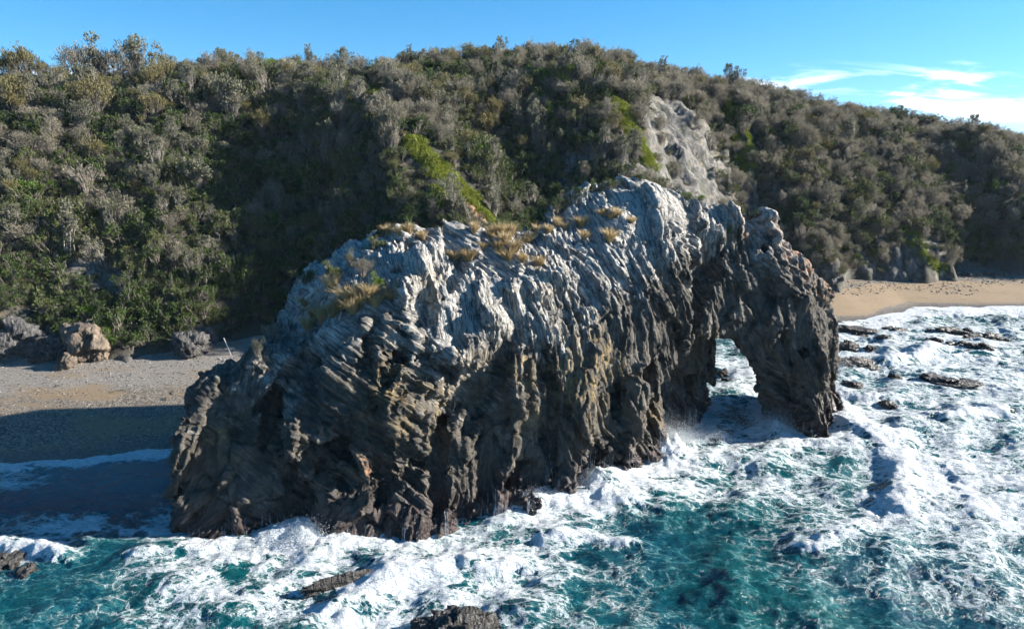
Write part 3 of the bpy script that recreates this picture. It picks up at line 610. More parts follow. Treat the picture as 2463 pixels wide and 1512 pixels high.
# distance to the rock's waterline
rw = RV[(np.abs(RV[:, 2] - 0.1) < 0.25)]; rw = np.unique(np.round(rw[:, :2] / 0.5) * 0.5, axis=0)
drock = np.full(len(x), 9.0)
cand = np.nonzero((x > -36) & (x < 42) & (y > 34) & (y < 80))[0]
for k in range(0, len(cand), 4000):
    ii = cand[k:k + 4000]; drock[ii] = np.sqrt(((x[ii, None] - rw[None, :, 0]) ** 2 + (y[ii, None] - rw[None, :, 1]) ** 2).min(1))
expo = np.interp(x, [-30, -24, -14, 0, 12, 18, 40], [0.05, .12, .35, .22, .45, .5, .35])
foam += expo * np.exp(-(drock / (1.6 + 0.8 * perlin(x * 0.3, y * 0.3, seed=81))) ** 2)
foam += np.where(x < 20, 0.75, 0.9) * ss(-2.0, -0.6, dshore + 0.8 * perlin(x * 0.25, y * 0.25, seed=82) + np.where(x > 40, 3.0, 0.0))
shal = ss(-0.2, -6, dshore)
amp = 0.25 + 0.75 * shal
def gw(x, y, th, wl, A, ph, sharp=1.0):
    k = 2 * math.pi / wl; q = k * (x * math.sin(th) + y * math.cos(th)) + ph
    c = 0.5 + 0.5 * np.cos(q); return A * (c ** (1 + sharp) * 2 - 0.8)
wx = x + 2.2 * perlin(x * 0.06, y * 0.06, seed=83); wy = y + 2.2 * perlin(x * 0.06, y * 0.06, seed=84)
ex = np.interp(x, [-45, -28, -20], [0.35, 0.5, 1.0])
z = ex * (gw(wx, wy, -0.35, 15.0, 0.28, 0.6, 1.5) * (0.6 + 0.6 * perlin(x * .05, y * .05, seed=85)) + gw(wx, wy, 0.5, 8.3, 0.16, 2.0) + gw(wx, wy, -1.1, 5.1, 0.10, 1.0))
z += ex * (0.30 * perlin(x * 0.16, y * 0.22, seed=86) + 0.22 * perlin(x * 0.42, y * 0.55, seed=87)) + 0.12 * (0.5 - np.abs(perlin(x * 0.8, y * 1.0, seed=88)) * 1.6) * ex + 0.05 * ex * perlin(x * 1.1, y * 1.5, seed=97) + 0.08 * (0.4 - np.abs(perlin(x * 1.9, y * 2.3, seed=89)))
for pts, A, wdt in [([(2000, 1010), (2110, 1060), (2165, 1150), (2140, 1210)], 0.55, 1.5), ([(1960, 1330), (2060, 1280), (2180, 1230)], 0.22, 1.3), ([(840, 1460), (1000, 1390), (1100, 1360), (1210, 1370)], 0.75, 1.2), ([(330, 1340), (480, 1320), (640, 1290), (735, 1285)], 0.3, 0.9), ([(0, 1320), (90, 1320), (140, 1345)], 0.7, .7), ([(1340, 1215), (1420, 1195), (1500, 1210)], .6, 1.2), ([(2140, 880), (2240, 850)], .9, 1.2), ([(2260, 1010), (2400, 1000)], .6, 1.2), ([(2000, 950), (2100, 960)], .6, 1.0), ([(1300, 1300), (1400, 1290), (1500, 1310)], .4, .9)]:
    P = [np.array(at_z(*p))[:2] for p in pts]; dm = np.full(len(x), 99.0); sd = np.zeros(len(x))
    for p, q in zip(P[:-1], P[1:]):
        ab = q - p; t = np.clip(((x - p[0]) * ab[0] + (y - p[1]) * ab[1]) / (ab @ ab), 0, 1); ddx, ddy = x - p[0] - t * ab[0], y - p[1] - t * ab[1]
        dd = np.hypot(ddx, ddy) + 0.35 * perlin(x * .7, y * .7, seed=90); m_ = dd < dm; dm = np.where(m_, dd, dm); sd = np.where(m_, np.sign(ab[0] * ddy - ab[1] * ddx), sd)
    wd = np.where(sd > 0, wdt * 1.7, wdt * 0.7)
    z += A * np.exp(-(dm / wd) ** 2); sf = np.where(sd > 0, 1.0, 0.15 + 0.85 * ss(0.9, 0.2, dm)); foam += sf * (0.40 * np.exp(-(dm / (wdt * 0.8)) ** 2) + 0.12 * np.exp(-(dm / (wdt * 2)) ** 2))
foam = np.clip(foam, 0.0, 1.15)
ff = ss(0.40, 0.85, foam)
z += ff * (0.16 * np.abs(perlin(x * 0.7, y * 0.8, seed=91)) + 0.10 * np.abs(perlin(x * 1.7, y * 1.8, seed=92)) + 0.06 * np.abs(perlin(x * 3.3, y * 3.3, seed=93)))
sp_ = np.zeros_like(x)
for px, py, r, a in [(1598, 1085, 1.7, 1.9), (1640, 1060, 1.2, .9), (1440, 1165, 1.1, .7), (730, 1290, 1.2, .55), (1290, 1215, .8, .5), (1850, 1035, 1.5, 1.0), (1700, 1050, 1.4, .5)]:
    c = at_z(px, py); g_ = np.exp(-((x - c[0]) ** 2 + (y - c[1]) ** 2) / r ** 2); sp_ += a * g_; foam = np.maximum(foam, 1.1 * g_)
z += sp_ * (0.65 + 0.6 * perlin(x * 0.9, y * 0.9, seed=94) + 0.45 * np.abs(perlin(x * 2.0, y * 2.0, seed=95)) + 0.3 * np.abs(perlin(x * 4.0, y * 4.0, seed=96)))
z = z * amp + 0.06
z = np.where(dshore > 0, np.minimum(z, 0.12), z)
Z = np.zeros_like(X); Fm = np.full_like(X, 0.32); Z[near] = z; Fm[near] = foam
edge = ss(125, 140, np.abs(X)); Z = Z * (1 - edge)
sm_ = grid_mesh('sea', xs, ys, Z); attr(sm_, 'foam', Fm.ravel())
obj('sea', sm_, sea_material(), kind='structure')
tick('sea %d' % Z.size)

# ------------------------------------------------------------------ vegetation: materials and building blocks
def leaf_material(name, a, b, trans=0.22, rough=0.6):
    m, N = material(name)
    oi = N.n('ShaderNodeObjectInfo').outputs['Random']; P = N.n('ShaderNodeNewGeometry').outputs['Position']
    rl = N.n('ShaderNodeNewGeometry').outputs['Random Per Island']
    n = N.noise(P, 0.9, 2.0, 0.5)
    f = N.m('ADD', N.m('MULTIPLY', oi, 0.45), N.m('ADD', N.m('MULTIPLY', rl, 0.35), N.m('MULTIPLY', n, 0.35)), clamp=True)
    col = N.mix(f, a, b)
    d = N.n('ShaderNodeBsdfPrincipled', None, Base_Color=col, Roughness=rough); d.inputs['Specular IOR Level'].default_value = 0.25
    t = N.n('ShaderNodeBsdfTranslucent', None, Color=col)
    mx = N.n('ShaderNodeMixShader', None, i0=trans, i1=d, i2=t)
    N.n('ShaderNodeOutputMaterial', None, Surface=mx); return m
def plain_material(name, a, b, scale=6.0, rough=0.9):
    m, N = material(name); P = N.n('ShaderNodeTexCoord').outputs['Object']
    n = N.noise(P, scale, 5.0, 0.65)
    bmp = N.n('ShaderNodeBump', None, Strength=0.5, Distance=0.02, Height=n)
    d = N.n('ShaderNodeBsdfPrincipled', None, Base_Color=N.mix(N.smooth(n, 0.3, 0.7), a, b), Roughness=rough, Normal=bmp)
    N.n('ShaderNodeOutputMaterial', None, Surface=d); return m
L_GREEN = leaf_material('dark_green_leaves', (0.014, 0.034, 0.007), (0.070, 0.108, 0.024))
L_BRIGHT = leaf_material('bright_green_leaves', (0.040, 0.095, 0.010), (0.150, 0.230, 0.030), 0.3)
L_SILVER = leaf_material('silver_green_leaves', (0.056, 0.063, 0.035), (0.190, 0.188, 0.128))
L_BROWN = leaf_material('grey_brown_needles', (0.095, 0.088, 0.062), (0.290, 0.262, 0.200), 0.3)
L_OLIVE = leaf_material('olive_needles', (0.070, 0.066, 0.024), (0.190, 0.165, 0.070))
L_MID = leaf_material('olive_green_leaves', (0.032, 0.050, 0.013), (0.130, 0.150, 0.050))
L_STRAW = leaf_material('straw_blades', (0.22, 0.155, 0.070), (0.54, 0.42, 0.23), 0.35)
L_COVER = leaf_material('creeping_green', (0.075, 0.105, 0.010), (0.280, 0.310, 0.050), 0.3)
W_PALE = plain_material('pale_bark', (0.12, 0.11, 0.095), (0.27, 0.25, 0.22))
W_GREY = plain_material('grey_bark', (0.09, 0.078, 0.065), (0.22, 0.195, 0.17))

def rnd(rng, n): 
    v = rng.normal(size=(n, 3)); return v / np.linalg.norm(v, axis=1)[:, None]
def leaf_quads(rng, P, out, size, aspect=0.5, tilt=0.6):
    """one small four-sided leaf at each P, pointing roughly along out"""
    n = len(P); d = out + rng.normal(size=(n, 3)) * tilt; d /= np.linalg.norm(d, axis=1)[:, None] + 1e-9
    s = np.cross(d, rnd(rng, n)); s /= np.linalg.norm(s, axis=1)[:, None] + 1e-9
    L = (size * rng.uniform(0.65, 1.35, n))[:, None]; W = L * aspect
    V = np.stack([P, P + d * L * 0.5 + s * W * 0.5, P + d * L, P + d * L * 0.5 - s * W * 0.5], 1).reshape(-1, 3)
    return V, np.arange(4 * n).reshape(-1, 4)
def tubes(paths, sides=4):
    """tapered limbs; paths = [(points, radii)]"""
    Vs, Fs, o = [], [], 0
    for P, R in paths:
        P = np.asarray(P, float); k = len(P); T = np.gradient(P, axis=0); T /= np.linalg.norm(T, axis=1)[:, None] + 1e-9
        ref = np.array([0.31, 0.95, 0.05]); A = np.cross(T, ref); A /= np.linalg.norm(A, axis=1)[:, None] + 1e-9; B = np.cross(T, A)
        an = np.arange(sides) / sides * 2 * math.pi
        ring = P[:, None] + np.asarray(R)[:, None, None] * (np.cos(an)[None, :, None] * A[:, None] + np.sin(an)[None, :, None] * B[:, None])
        Vs.append(ring.reshape(-1, 3)); i = np.arange(k - 1)[:, None] * sides; j = np.arange(sides)[None]; j2 = (j + 1) % sides
        Fs.append((np.stack([i + j, i + j2, i + sides + j2, i + sides + j], -1)).reshape(-1, 4) + o); o += k * sides
    return np.vstack(Vs), np.vstack(Fs)
def bent(rng, a, b, n=5, wob=0.08):
    t = np.linspace(0, 1, n)[:, None]; P = np.array(a) * (1 - t) + np.array(b) * t; L = np.linalg.norm(np.array(b) - np.array(a))
    P[1:-1] += rng.normal(size=(n - 2, 3)) * wob * L; return P
def plant(kind, seed):
    """returns (wood V,F,material), (leaf V,F,material); about 1 unit = 1 m, base at the origin"""
    rng = np.random.default_rng(seed)
    if kind in ('green', 'bright', 'mid', 'silver', 'domed'):
        if kind == 'silver': lobes = [(rng.normal(0, 0.45), rng.normal(0, 0.45), rng.uniform(0.9, 3.0), rng.uniform(0.22, 0.5), 1.5) for _ in range(14)]; nl, ls, asp = 2100, 0.155, 0.45
        elif kind == 'domed': lobes = [(rng.normal(0, 0.5), rng.normal(0, 0.5), rng.uniform(0.5, 1.7), rng.uniform(0.28, 0.6), 1.6) for _ in range(10)]; nl, ls, asp = 2300, 0.16, 0.22
        else: lobes = [(rng.normal(0, 0.62), rng.normal(0, 0.62), rng.uniform(0.3, 1.45), rng.uniform(0.22, 0.55), 1.0) for _ in range(15)]; nl, ls, asp = 2100, 0.14, 0.5
        P, O = [], []
        for lx, ly, lz, r, st in lobes:
            k = int(nl / len(lobes)); nc = max(6, k // 13); c = rnd(rng, nc); c[:, 2] = np.where(c[:, 2] < -0.45, -c[:, 2], c[:, 2])
            rr = r * rng.uniform(0.55, 1.25, nc)[:, None]; cc = np.array([lx, ly, lz]) + c * rr * np.array([1, 1, st])
            q = np.repeat(cc, 13, 0) + rng.normal(size=(nc * 13, 3)) * 0.075; P.append(q); O.append(np.repeat(c, 13, 0) + (np.array([0, 0, 0.7]) if kind != 'green' else 0))
        P, O = np.vstack(P), np.vstack(O); P[:, 2] = np.maximum(P[:, 2], 0.05)
        leaf = leaf_quads(rng, P, O, ls, asp)
        paths = []
        for lx, ly, lz, r, st in lobes:
            b = np.array([lx * 0.25, ly * 0.25, -0.4]); e = np.array([lx, ly, lz + r * 0.7])
            paths.append((bent(rng, b, e), np.linspace(0.06, 0.02, 5)))
            for _ in range(3): f = e + rnd(rng, 1)[0] * r * 1.35; paths.append((bent(rng, (b + e) * 0.5, f, 4), np.linspace(0.03, 0.012, 4)))
        wood = tubes(paths, 3)
        return (wood, W_PALE if kind == 'silver' else W_GREY), (leaf, {'green': L_GREEN, 'bright': L_BRIGHT, 'mid': L_MID, 'silver': L_SILVER, 'domed': L_BROWN}[kind])
    if kind in ('brush', 'bare', 'fan'):     # wind-shorn tea-tree: sheaf of bare stems under a flat cap of needles
        nst = 46 if kind != 'bare' else 34; paths, tips, dirs = [], [], []
        lean = rng.normal(0, 0.25, 2)
        for i in range(nst):
            a = rng.uniform(0, 2 * math.pi); r = math.sqrt(rng.uniform(0, 1)) * (1.05 if kind != 'fan' else 1.35); h = rng.uniform(1.9, 2.5) - 0.35 * r * r
            b = np.array([math.cos(a) * 0.10, math.sin(a) * 0.10, -0.3]); m = np.array([math.cos(a) * r * 0.42 + lean[0] * 0.4, math.sin(a) * r * 0.42 + lean[1] * 0.4, h * 0.55]); e = np.array([math.cos(a) * r + lean[0], math.sin(a) * r + lean[1], h])
            pts = np.vstack([b, m + rng.normal(0, 0.05, 3), e]); paths.append((pts, [0.034, 0.020, 0.008])); tips.append(e); dirs.append(e - m)
            for _ in range(3):
                s = m + (e - m) * rng.uniform(0.1, 0.8); f = s + (e - m) * rng.uniform(0.3, 0.6) + rng.normal(0, 0.16, 3); paths.append((np.vstack([s, f]), [0.014, 0.005])); tips.append(f); dirs.append(e - m)
        wood = tubes(paths, 3); tips, dirs = np.array(tips), np.array(dirs); dirs /= np.linalg.norm(dirs, axis=1)[:, None]
        if kind == 'bare': tips, dirs = tips[::9], dirs[::9]
        rep = 11; P = np.repeat(tips, rep, 0) + rng.normal(size=(len(tips) * rep, 3)) * np.array([0.13, 0.13, 0.10]); O = np.repeat(dirs, rep, 0) + np.array([0, 0, 0.6])
        return (wood, W_GREY), (leaf_quads(rng, P, O, 0.17, 0.28, 0.35), L_OLIVE if kind == 'brush' else L_BROWN)
    if kind == 'pale':                        # gnarled pale branches with sparse silvery rosettes
        paths, tips = [], []
        def grow(p, d, L, r, lev):
            e = p + d * L; paths.append((bent(rng, p, e, 4, 0.10), np.linspace(r, r * 0.6, 4)))
            if lev == 0: tips.append(e); return
            for _ in range(3 if lev > 1 else 4):
                dd = d + rng.normal(0, 0.62, 3); dd[2] = abs(dd[2]) * 0.7 + 0.15; dd /= np.linalg.norm(dd); grow(e, dd, L * rng.uniform(0.55, 0.8), r * 0.62, lev - 1)
        for k in range(2): grow(np.array([0, 0, -0.3]), np.array([rng.normal(0, 0.3), rng.normal(0, 0.3), 1.0]), 1.1, 0.085, 3)
        tips = np.array(tips); rep = 16; P = np.repeat(tips, rep, 0) + rng.normal(size=(len(tips) * rep, 3)) * 0.11
        return (tubes(paths, 4), W_PALE), (leaf_quads(rng, P, rnd(rng, len(P)) + np.array([0, 0, 0.8]), 0.20, 0.42, 0.4), L_SILVER)
    if kind == 'tussock':
        n = 210; a = rng.uniform(0, 2 * math.pi, n); L = rng.uniform(0.6, 1.15, n); out = rng.uniform(0.08, 0.75, n) ** 1.1; b = np.stack([np.cos(a) * 0.10, np.sin(a) * 0.10, a * 0 - 0.08], 1)
        d = np.stack([np.cos(a) * out, np.sin(a) * out, a * 0 + 1], 1); d /= np.linalg.norm(d, axis=1)[:, None]
        m = b + d * (L * 0.6)[:, None]; e = m + (d * np.array([1.5, 1.5, 0.55])) * (L * 0.45)[:, None]; s = np.cross(d, [0, 0, 1.0]) + rng.normal(0, 0.2, (n, 3)); s /= np.linalg.norm(s, axis=1)[:, None]; wd = 0.018
        V = np.stack([b - s * wd, b + s * wd, m + s * wd, m - s * wd, e + s * 0.004, e - s * 0.004], 1).reshape(-1, 3); i = np.arange(n)[:, None] * 6
        return None, ((V, np.vstack([i + [0, 1, 2, 3], i + [3, 2, 4, 5]])), L_STRAW)
    if kind == 'cover':
        n = 520; P = rng.uniform(-1, 1, (n, 3)) * np.array([0.95, 0.95, 0]); r = np.hypot(P[:, 0], P[:, 1]); P[:, 2] = 0.42 * np.maximum(0, 1 - r ** 2) * rng.uniform(0.5, 1, n)
        return None, (leaf_quads(rng, P, np.tile([0, 0, 1.0], (n, 1)), 0.24, 0.35, 1.0), L_COVER)
def stone_mesh(seed):
    rng = np.random.default_rng(seed); import bmesh as _b
    bm = _b.new(); _b.ops.create_icosphere(bm, subdivisions=1, radius=1.0)
    for v in bm.verts: v.co = Vector((v.co.x * 1.0, v.co.y * rng.uniform(0.7, 0.9), v.co.z * 0.55)) * rng.uniform(0.8, 1.2)
    me = bpy.data.meshes.new('stone'); bm.to_mesh(me); bm.free(); return me
PROTO = {}
def proto_meshes(kind, seed):
    if (kind, seed) not in PROTO:
        wd, lf = plant(kind, seed); res = []
        for nm, part in (('trunk', wd), ('crown', lf)):
            if part is None: res.append(None); continue
            me = new_mesh(nm + '_' + kind, part[0][0], part[0][1]); me.materials.append(part[1]); res.append(me)
        PROTO[(kind, seed)] = res
    return PROTO[(kind, seed)]
lib = bpy.data.collections.new('scrub_library'); LIBN = []
def lib_add(kind, seed):
    wd, lf = plant(kind, seed); V, F = lf[0]; mi = np.zeros(len(F), np.int32); mats = [lf[1]]
    if wd is not None: F = np.vstack([F, wd[0][1] + len(V)]); V = np.vstack([V, wd[0][0]]); mi = np.concatenate([mi, np.ones(len(wd[0][1]), np.int32)]); mats.append(wd[1])
    nm = 'scrub_%02d' % len(LIBN); me = new_mesh(nm, V, F)
    for m in mats: me.materials.append(m)
    me.polygons.foreach_set('material_index', mi); o = bpy.data.objects.new(nm, me); lib.objects.link(o); LIBN.append(kind)
KINDS = {'green': 4, 'mid': 4, 'silver': 3, 'domed': 4, 'brush': 3, 'fan': 2, 'bright': 1, 'bare': 1, 'cover': 2, 'pale': 1}
IDX = {}
for k, c in KINDS.items():
    IDX[k] = []
    for s in range(c): IDX[k].append(len(LIBN)); lib_add(k, 100 + s * 17 + len(LIBN))
m, N = material('beach_stone'); oi = N.n('ShaderNodeObjectInfo').outputs['Random']
N.n('ShaderNodeOutputMaterial', None, Surface=N.n('ShaderNodeBsdfPrincipled', None, Base_Color=N.ramp(oi, [(0.0, (0.03, 0.03, 0.03)), (0.4, (0.07, 0.063, 0.056)), (0.75, (0.16, 0.146, 0.13)), (1.0, (0.36, 0.34, 0.31))]), Roughness=0.85))
IDX['stone'] = []
for s in range(4):
    IDX['stone'].append(len(LIBN)); me = stone_mesh(70 + s); me.materials.append(m); lib.objects.link(bpy.data.objects.new('scrub_%02d' % len(LIBN), me)); LIBN.append('stone')
def scatter(name, P, idx, rot, scl, **props):
    me = bpy.data.meshes.new(name); me.vertices.add(len(P)); me.vertices.foreach_set('co', np.ascontiguousarray(P, np.float32).ravel())
    a = me.attributes.new('pick', 'INT', 'POINT'); a.data.foreach_set('value', np.asarray(idx, np.int32))
    a = me.attributes.new('turn', 'FLOAT_VECTOR', 'POINT'); a.data.foreach_set('vector', np.ascontiguousarray(rot, np.float32).ravel())
    a = me.attributes.new('size', 'FLOAT_VECTOR', 'POINT'); a.data.foreach_set('vector', np.ascontiguousarray(scl, np.float32).ravel())
    o = obj(name, me, None, **props)
    g = bpy.data.node_groups.new(name + '_nodes', 'GeometryNodeTree')
    g.interface.new_socket('Geometry', in_out='INPUT', socket_type='NodeSocketGeometry'); g.interface.new_socket('Geometry', in_out='OUTPUT', socket_type='NodeSocketGeometry')
    nd = g.nodes; gi, go = nd.new('NodeGroupInput'), nd.new('NodeGroupOutput'); ci = nd.new('GeometryNodeCollectionInfo'); ci.inputs[0].default_value = lib; ci.inputs['Separate Children'].default_value = True; ci.inputs['Reset Children'].default_value = True
    ip = nd.new('GeometryNodeInstanceOnPoints'); ip.inputs['Pick Instance'].default_value = True; er = nd.new('FunctionNodeEulerToRotation')
    def na(n, t): x = nd.new('GeometryNodeInputNamedAttribute'); x.data_type = t; x.inputs['Name'].default_value = n; return x.outputs['Attribute']
    lk = g.links.new; lk(gi.outputs[0], ip.inputs['Points']); lk(ci.outputs[0], ip.inputs['Instance']); lk(na('pick', 'INT'), ip.inputs['Instance Index']); lk(na('turn', 'FLOAT_VECTOR'), er.inputs[0]); lk(er.outputs[0], ip.inputs['Rotation']); lk(na('size', 'FLOAT_VECTOR'), ip.inputs['Scale']); lk(ip.outputs[0], go.inputs[0])
    md = o.modifiers.new('scatter', 'NODES'); md.node_group = g; return o

# ------------------------------------------------------------------ the scrub that clothes the hill (one mass)
def jitter_grid(x0, x1, y0, y1, st, rng):
    gx, gy = np.meshgrid(np.arange(x0, x1, st), np.arange(y0, y1, st)); return gx.ravel() + rng.uniform(-.5, .5, gx.size) * st * 1.1, gy.ravel() + rng.uniform(-.5, .5, gx.size) * st * 1.1
def mask_at(name, lines, x, y, z): return line_mask(lines, x, y, z)
def scrub(step, smin, smax, seed, low):
    rng = np.random.default_rng(seed); x, y = jitter_grid(-150, 190, 45, 190, step, rng)
    s = y - np.interp(x, FTX, FTY); S = np.interp(x, TOPX, TOPS); k = (s > -13) & (s < S + 16); x, y = x[k], y[k]
    z = hill_z(x, y); k = z > 2.6; x, y, z = x[k], y[k], z[k]
    px, py = px_of(x, y, z); k = (px > -900) & (px < 3100) & (rng.uniform(0, 1, len(px)) < np.where((px < -160) | (px > 2640), 0.7, 1.0)); x, y, z, px, py = x[k], y[k], z[k], px[k], py[k]
    b = line_mask(BARE, x, y, z); g = np.maximum(line_mask([(q_, r_ + 0.9, a_) for q_, r_, a_ in GREEN], x, y, z), line_mask(EARTH, x, y, z)); jit = rng.uniform(0, 1, len(x))
    k = (b < 0.42 + 0.58 * jit ** 1.6) & (g < 0.12 + 0.85 * jit ** 3) & (z > 3.0 + 1.2 * jit); x, y, z, px, py = x[k], y[k], z[k], px[k], py[k]
    n1, n2 = perlin(x * 0.09, y * 0.11, seed=101) + 0.25 * rng.normal(size=len(x)), perlin(x * 0.13, y * 0.16, seed=102) + 0.25 * rng.normal(size=len(x))
    rightw = ss(5, 35, x); up = ss(14, 30, z); low_ = 1 - ss(6, 16, z)
    sc = {'green': 0.36 + 0.14 * (1 - rightw) + 0.5 * n1 + 0.35 * low_ * (1 - rightw) - 0.15 * rightw, 'mid': 0.36 - 0.3 * n1 + 0.10 * (1 - rightw), 'silver': 0.12 + 0.45 * n2 + 0.15 * (1 - rightw) - 0.25 * rightw, 'domed': 0.10 - 0.45 * n2 + 0.36 * rightw + 0.10 * up,
          'brush': 0.02 - 0.3 * n1 + 0.30 * up * (1 - 0.4 * rightw), 'fan': 0.10 + 0.25 * n2 + 0.24 * up, 'bright': -0.30 + 0.5 * perlin(x * 0.21, y * 0.21, seed=103), 'bare': -0.15 + 0.35 * n1, 'pale': -0.22 - 0.3 * n2}
    ks = list(sc); M = np.stack([sc[q] + rng.gumbel(0, 0.16, len(x)) for q in ks], 1); ch = M.argmax(1)
    idx = np.array([IDX[ks[c]][rng.integers(len(IDX[ks[c]]))] for c in ch])
    q = rng.uniform(smin, smax, len(x)); tall = np.where(low, 0.75, rng.uniform(0.85, 1.45, len(x)))
    # lean a little with the slope, crowns shorn by the wind
    rot = np.stack([rng.normal(0, 0.12, len(x)) + 0.10, rng.normal(0, 0.14, len(x)) - 0.05, rng.uniform(0, 6.28, len(x))], 1)
    top = ss(S_at(x) * 0.8, S_at(x) + 3, y - np.interp(x, FTX, FTY)); q = q * (1 - 0.15 * top)
    return np.stack([x, y, z - 0.15], 1), idx, rot, np.stack([q, q, q * tall], 1)
def S_at(x): return np.interp(x, TOPX, TOPS)
A = scrub(1.45, 0.5, 1.35, 201, False); B = scrub(1.0, 0.38, 0.7, 202, True)
scatter('coastal_scrub', *[np.concatenate([a, b]) for a, b in zip(A, B)], kind='stuff', label='dense mixed coastal scrub covering the whole hillside')
tick('scrub %d' % (len(A[0]) + len(B[0])))
rng = np.random.default_rng(203); x, y = jitter_grid(-60, 110, 62, 150, 0.55, rng); z = hill_z(x, y); g = line_mask(GREEN, x, y, z) * (1 - line_mask(EARTH, x, y, z)); k = g > rng.uniform(0.15, 0.95, len(x)); x, y, z = x[k], y[k], z[k]
e = 0.3; gxh = (hill_z(x + e, y) - hill_z(x - e, y)) / (2 * e); gyh = (hill_z(x, y + e) - hill_z(x, y - e)) / (2 * e)
sz = rng.uniform(0.35, 1.2, len(x)) ** 1.3
scatter('creeping_ground_cover', np.stack([x, y, z - 0.05], 1), rng.choice(IDX['cover'], len(x)), np.stack([np.arctan(gyh) * 0.9, -np.arctan(gxh) * 0.9, x * 0], 1), np.stack([sz, sz, sz], 1), kind='stuff', label='bright green creeping ground cover on the spur ridge behind the rock')
tick('cover %d' % len(x))

rng = np.random.default_rng(204); n = 26000; x = rng.uniform(-62, -14, n); y = rng.uniform(52, 79, n); d = y - np.interp(x, WLX, WLY); hz_ = hill_z(x, y)
dens = 0.25 + 0.6 * ss(-0.1, 0.3, perlin(x * 0.12, y * 0.35, seed=71)) + 0.5 * ss(11, 14, d); zb = beach_z(x, y); k = (d > 0.8) & (hz_ < zb) & (rng.uniform(0, 1, n) < dens); x, y, zb = x[k], y[k], zb[k]
sz = 0.03 + 0.10 * rng.uniform(0, 1, len(x)) ** 3
x2 = rng.uniform(52, 112, 5000); y2 = rng.uniform(108, 124, 5000); d2 = np.interp(x2, FTX, FTY) - y2; z2 = beach_z(x2, y2); k = (hill_z(x2, y2) < z2) & (d2 < 7 + 3 * perlin(x2 * .1, y2 * .1, seed=73)); x2, y2, z2 = x2[k], y2[k], z2[k]; s2 = 0.05 + 0.22 * rng.uniform(0, 1, len(x2)) ** 4
x, y, zb, sz = np.concatenate([x, x2]), np.concatenate([y, y2]), np.concatenate([zb, z2]), np.concatenate([sz, s2])
scatter('beach_shingle', np.stack([x, y, zb], 1), rng.choice(IDX['stone'], len(x)), np.stack([x * 0, x * 0, rng.uniform(0, 6.28, len(x))], 1), np.stack([sz] * 3, 1), kind='stuff', label='loose grey shingle strewn over the beach')

# ------------------------------------------------------------------ single trees and shrubs that stand out
HEIGHT = {'green': 1.8, 'bright': 1.8, 'mid': 1.8, 'silver': 3.5, 'domed': 2.3, 'brush': 2.6, 'fan': 2.6, 'bare': 2.4, 'pale': 3.2, 'cover': 0.5}
ORD = ['first', 'second', 'third', 'fourth', 'fifth', 'sixth', 'seventh', 'eighth', 'ninth', 'tenth', 'eleventh', 'twelfth', 'thirteenth', 'fourteenth', 'fifteenth', 'sixteenth', 'seventeenth', 'eighteenth', 'nineteenth', 'twentieth', 'twenty-first', 'twenty-second', 'twenty-third', 'twenty-fourth']
prng = np.random.default_rng(77)
def tree(name, cat, kind, pos, height, label, group=None, wide=1.0, lean=(0, 0), variants=3):
    wd, lf = proto_meshes(kind, 300 + int(prng.integers(variants)) * 7)
    o = obj(name, None, None, label=label, category=cat)
    if group: o['group'] = group
    s = height / HEIGHT[kind]; o.location = pos; o.scale = (s * wide, s * wide, s); o.rotation_euler = (lean[0], lean[1], float(prng.uniform(0, 6.28)))
    if wd is not None: obj('trunk', wd, None, o)
    obj('crown', lf, None, o); return o
def on_hill(px, py):
    for q in range(0, 90, 3):
        h = hill_hit(px, py + q)
        if h is not None: return (h[0], h[1], h[2] - 0.1)
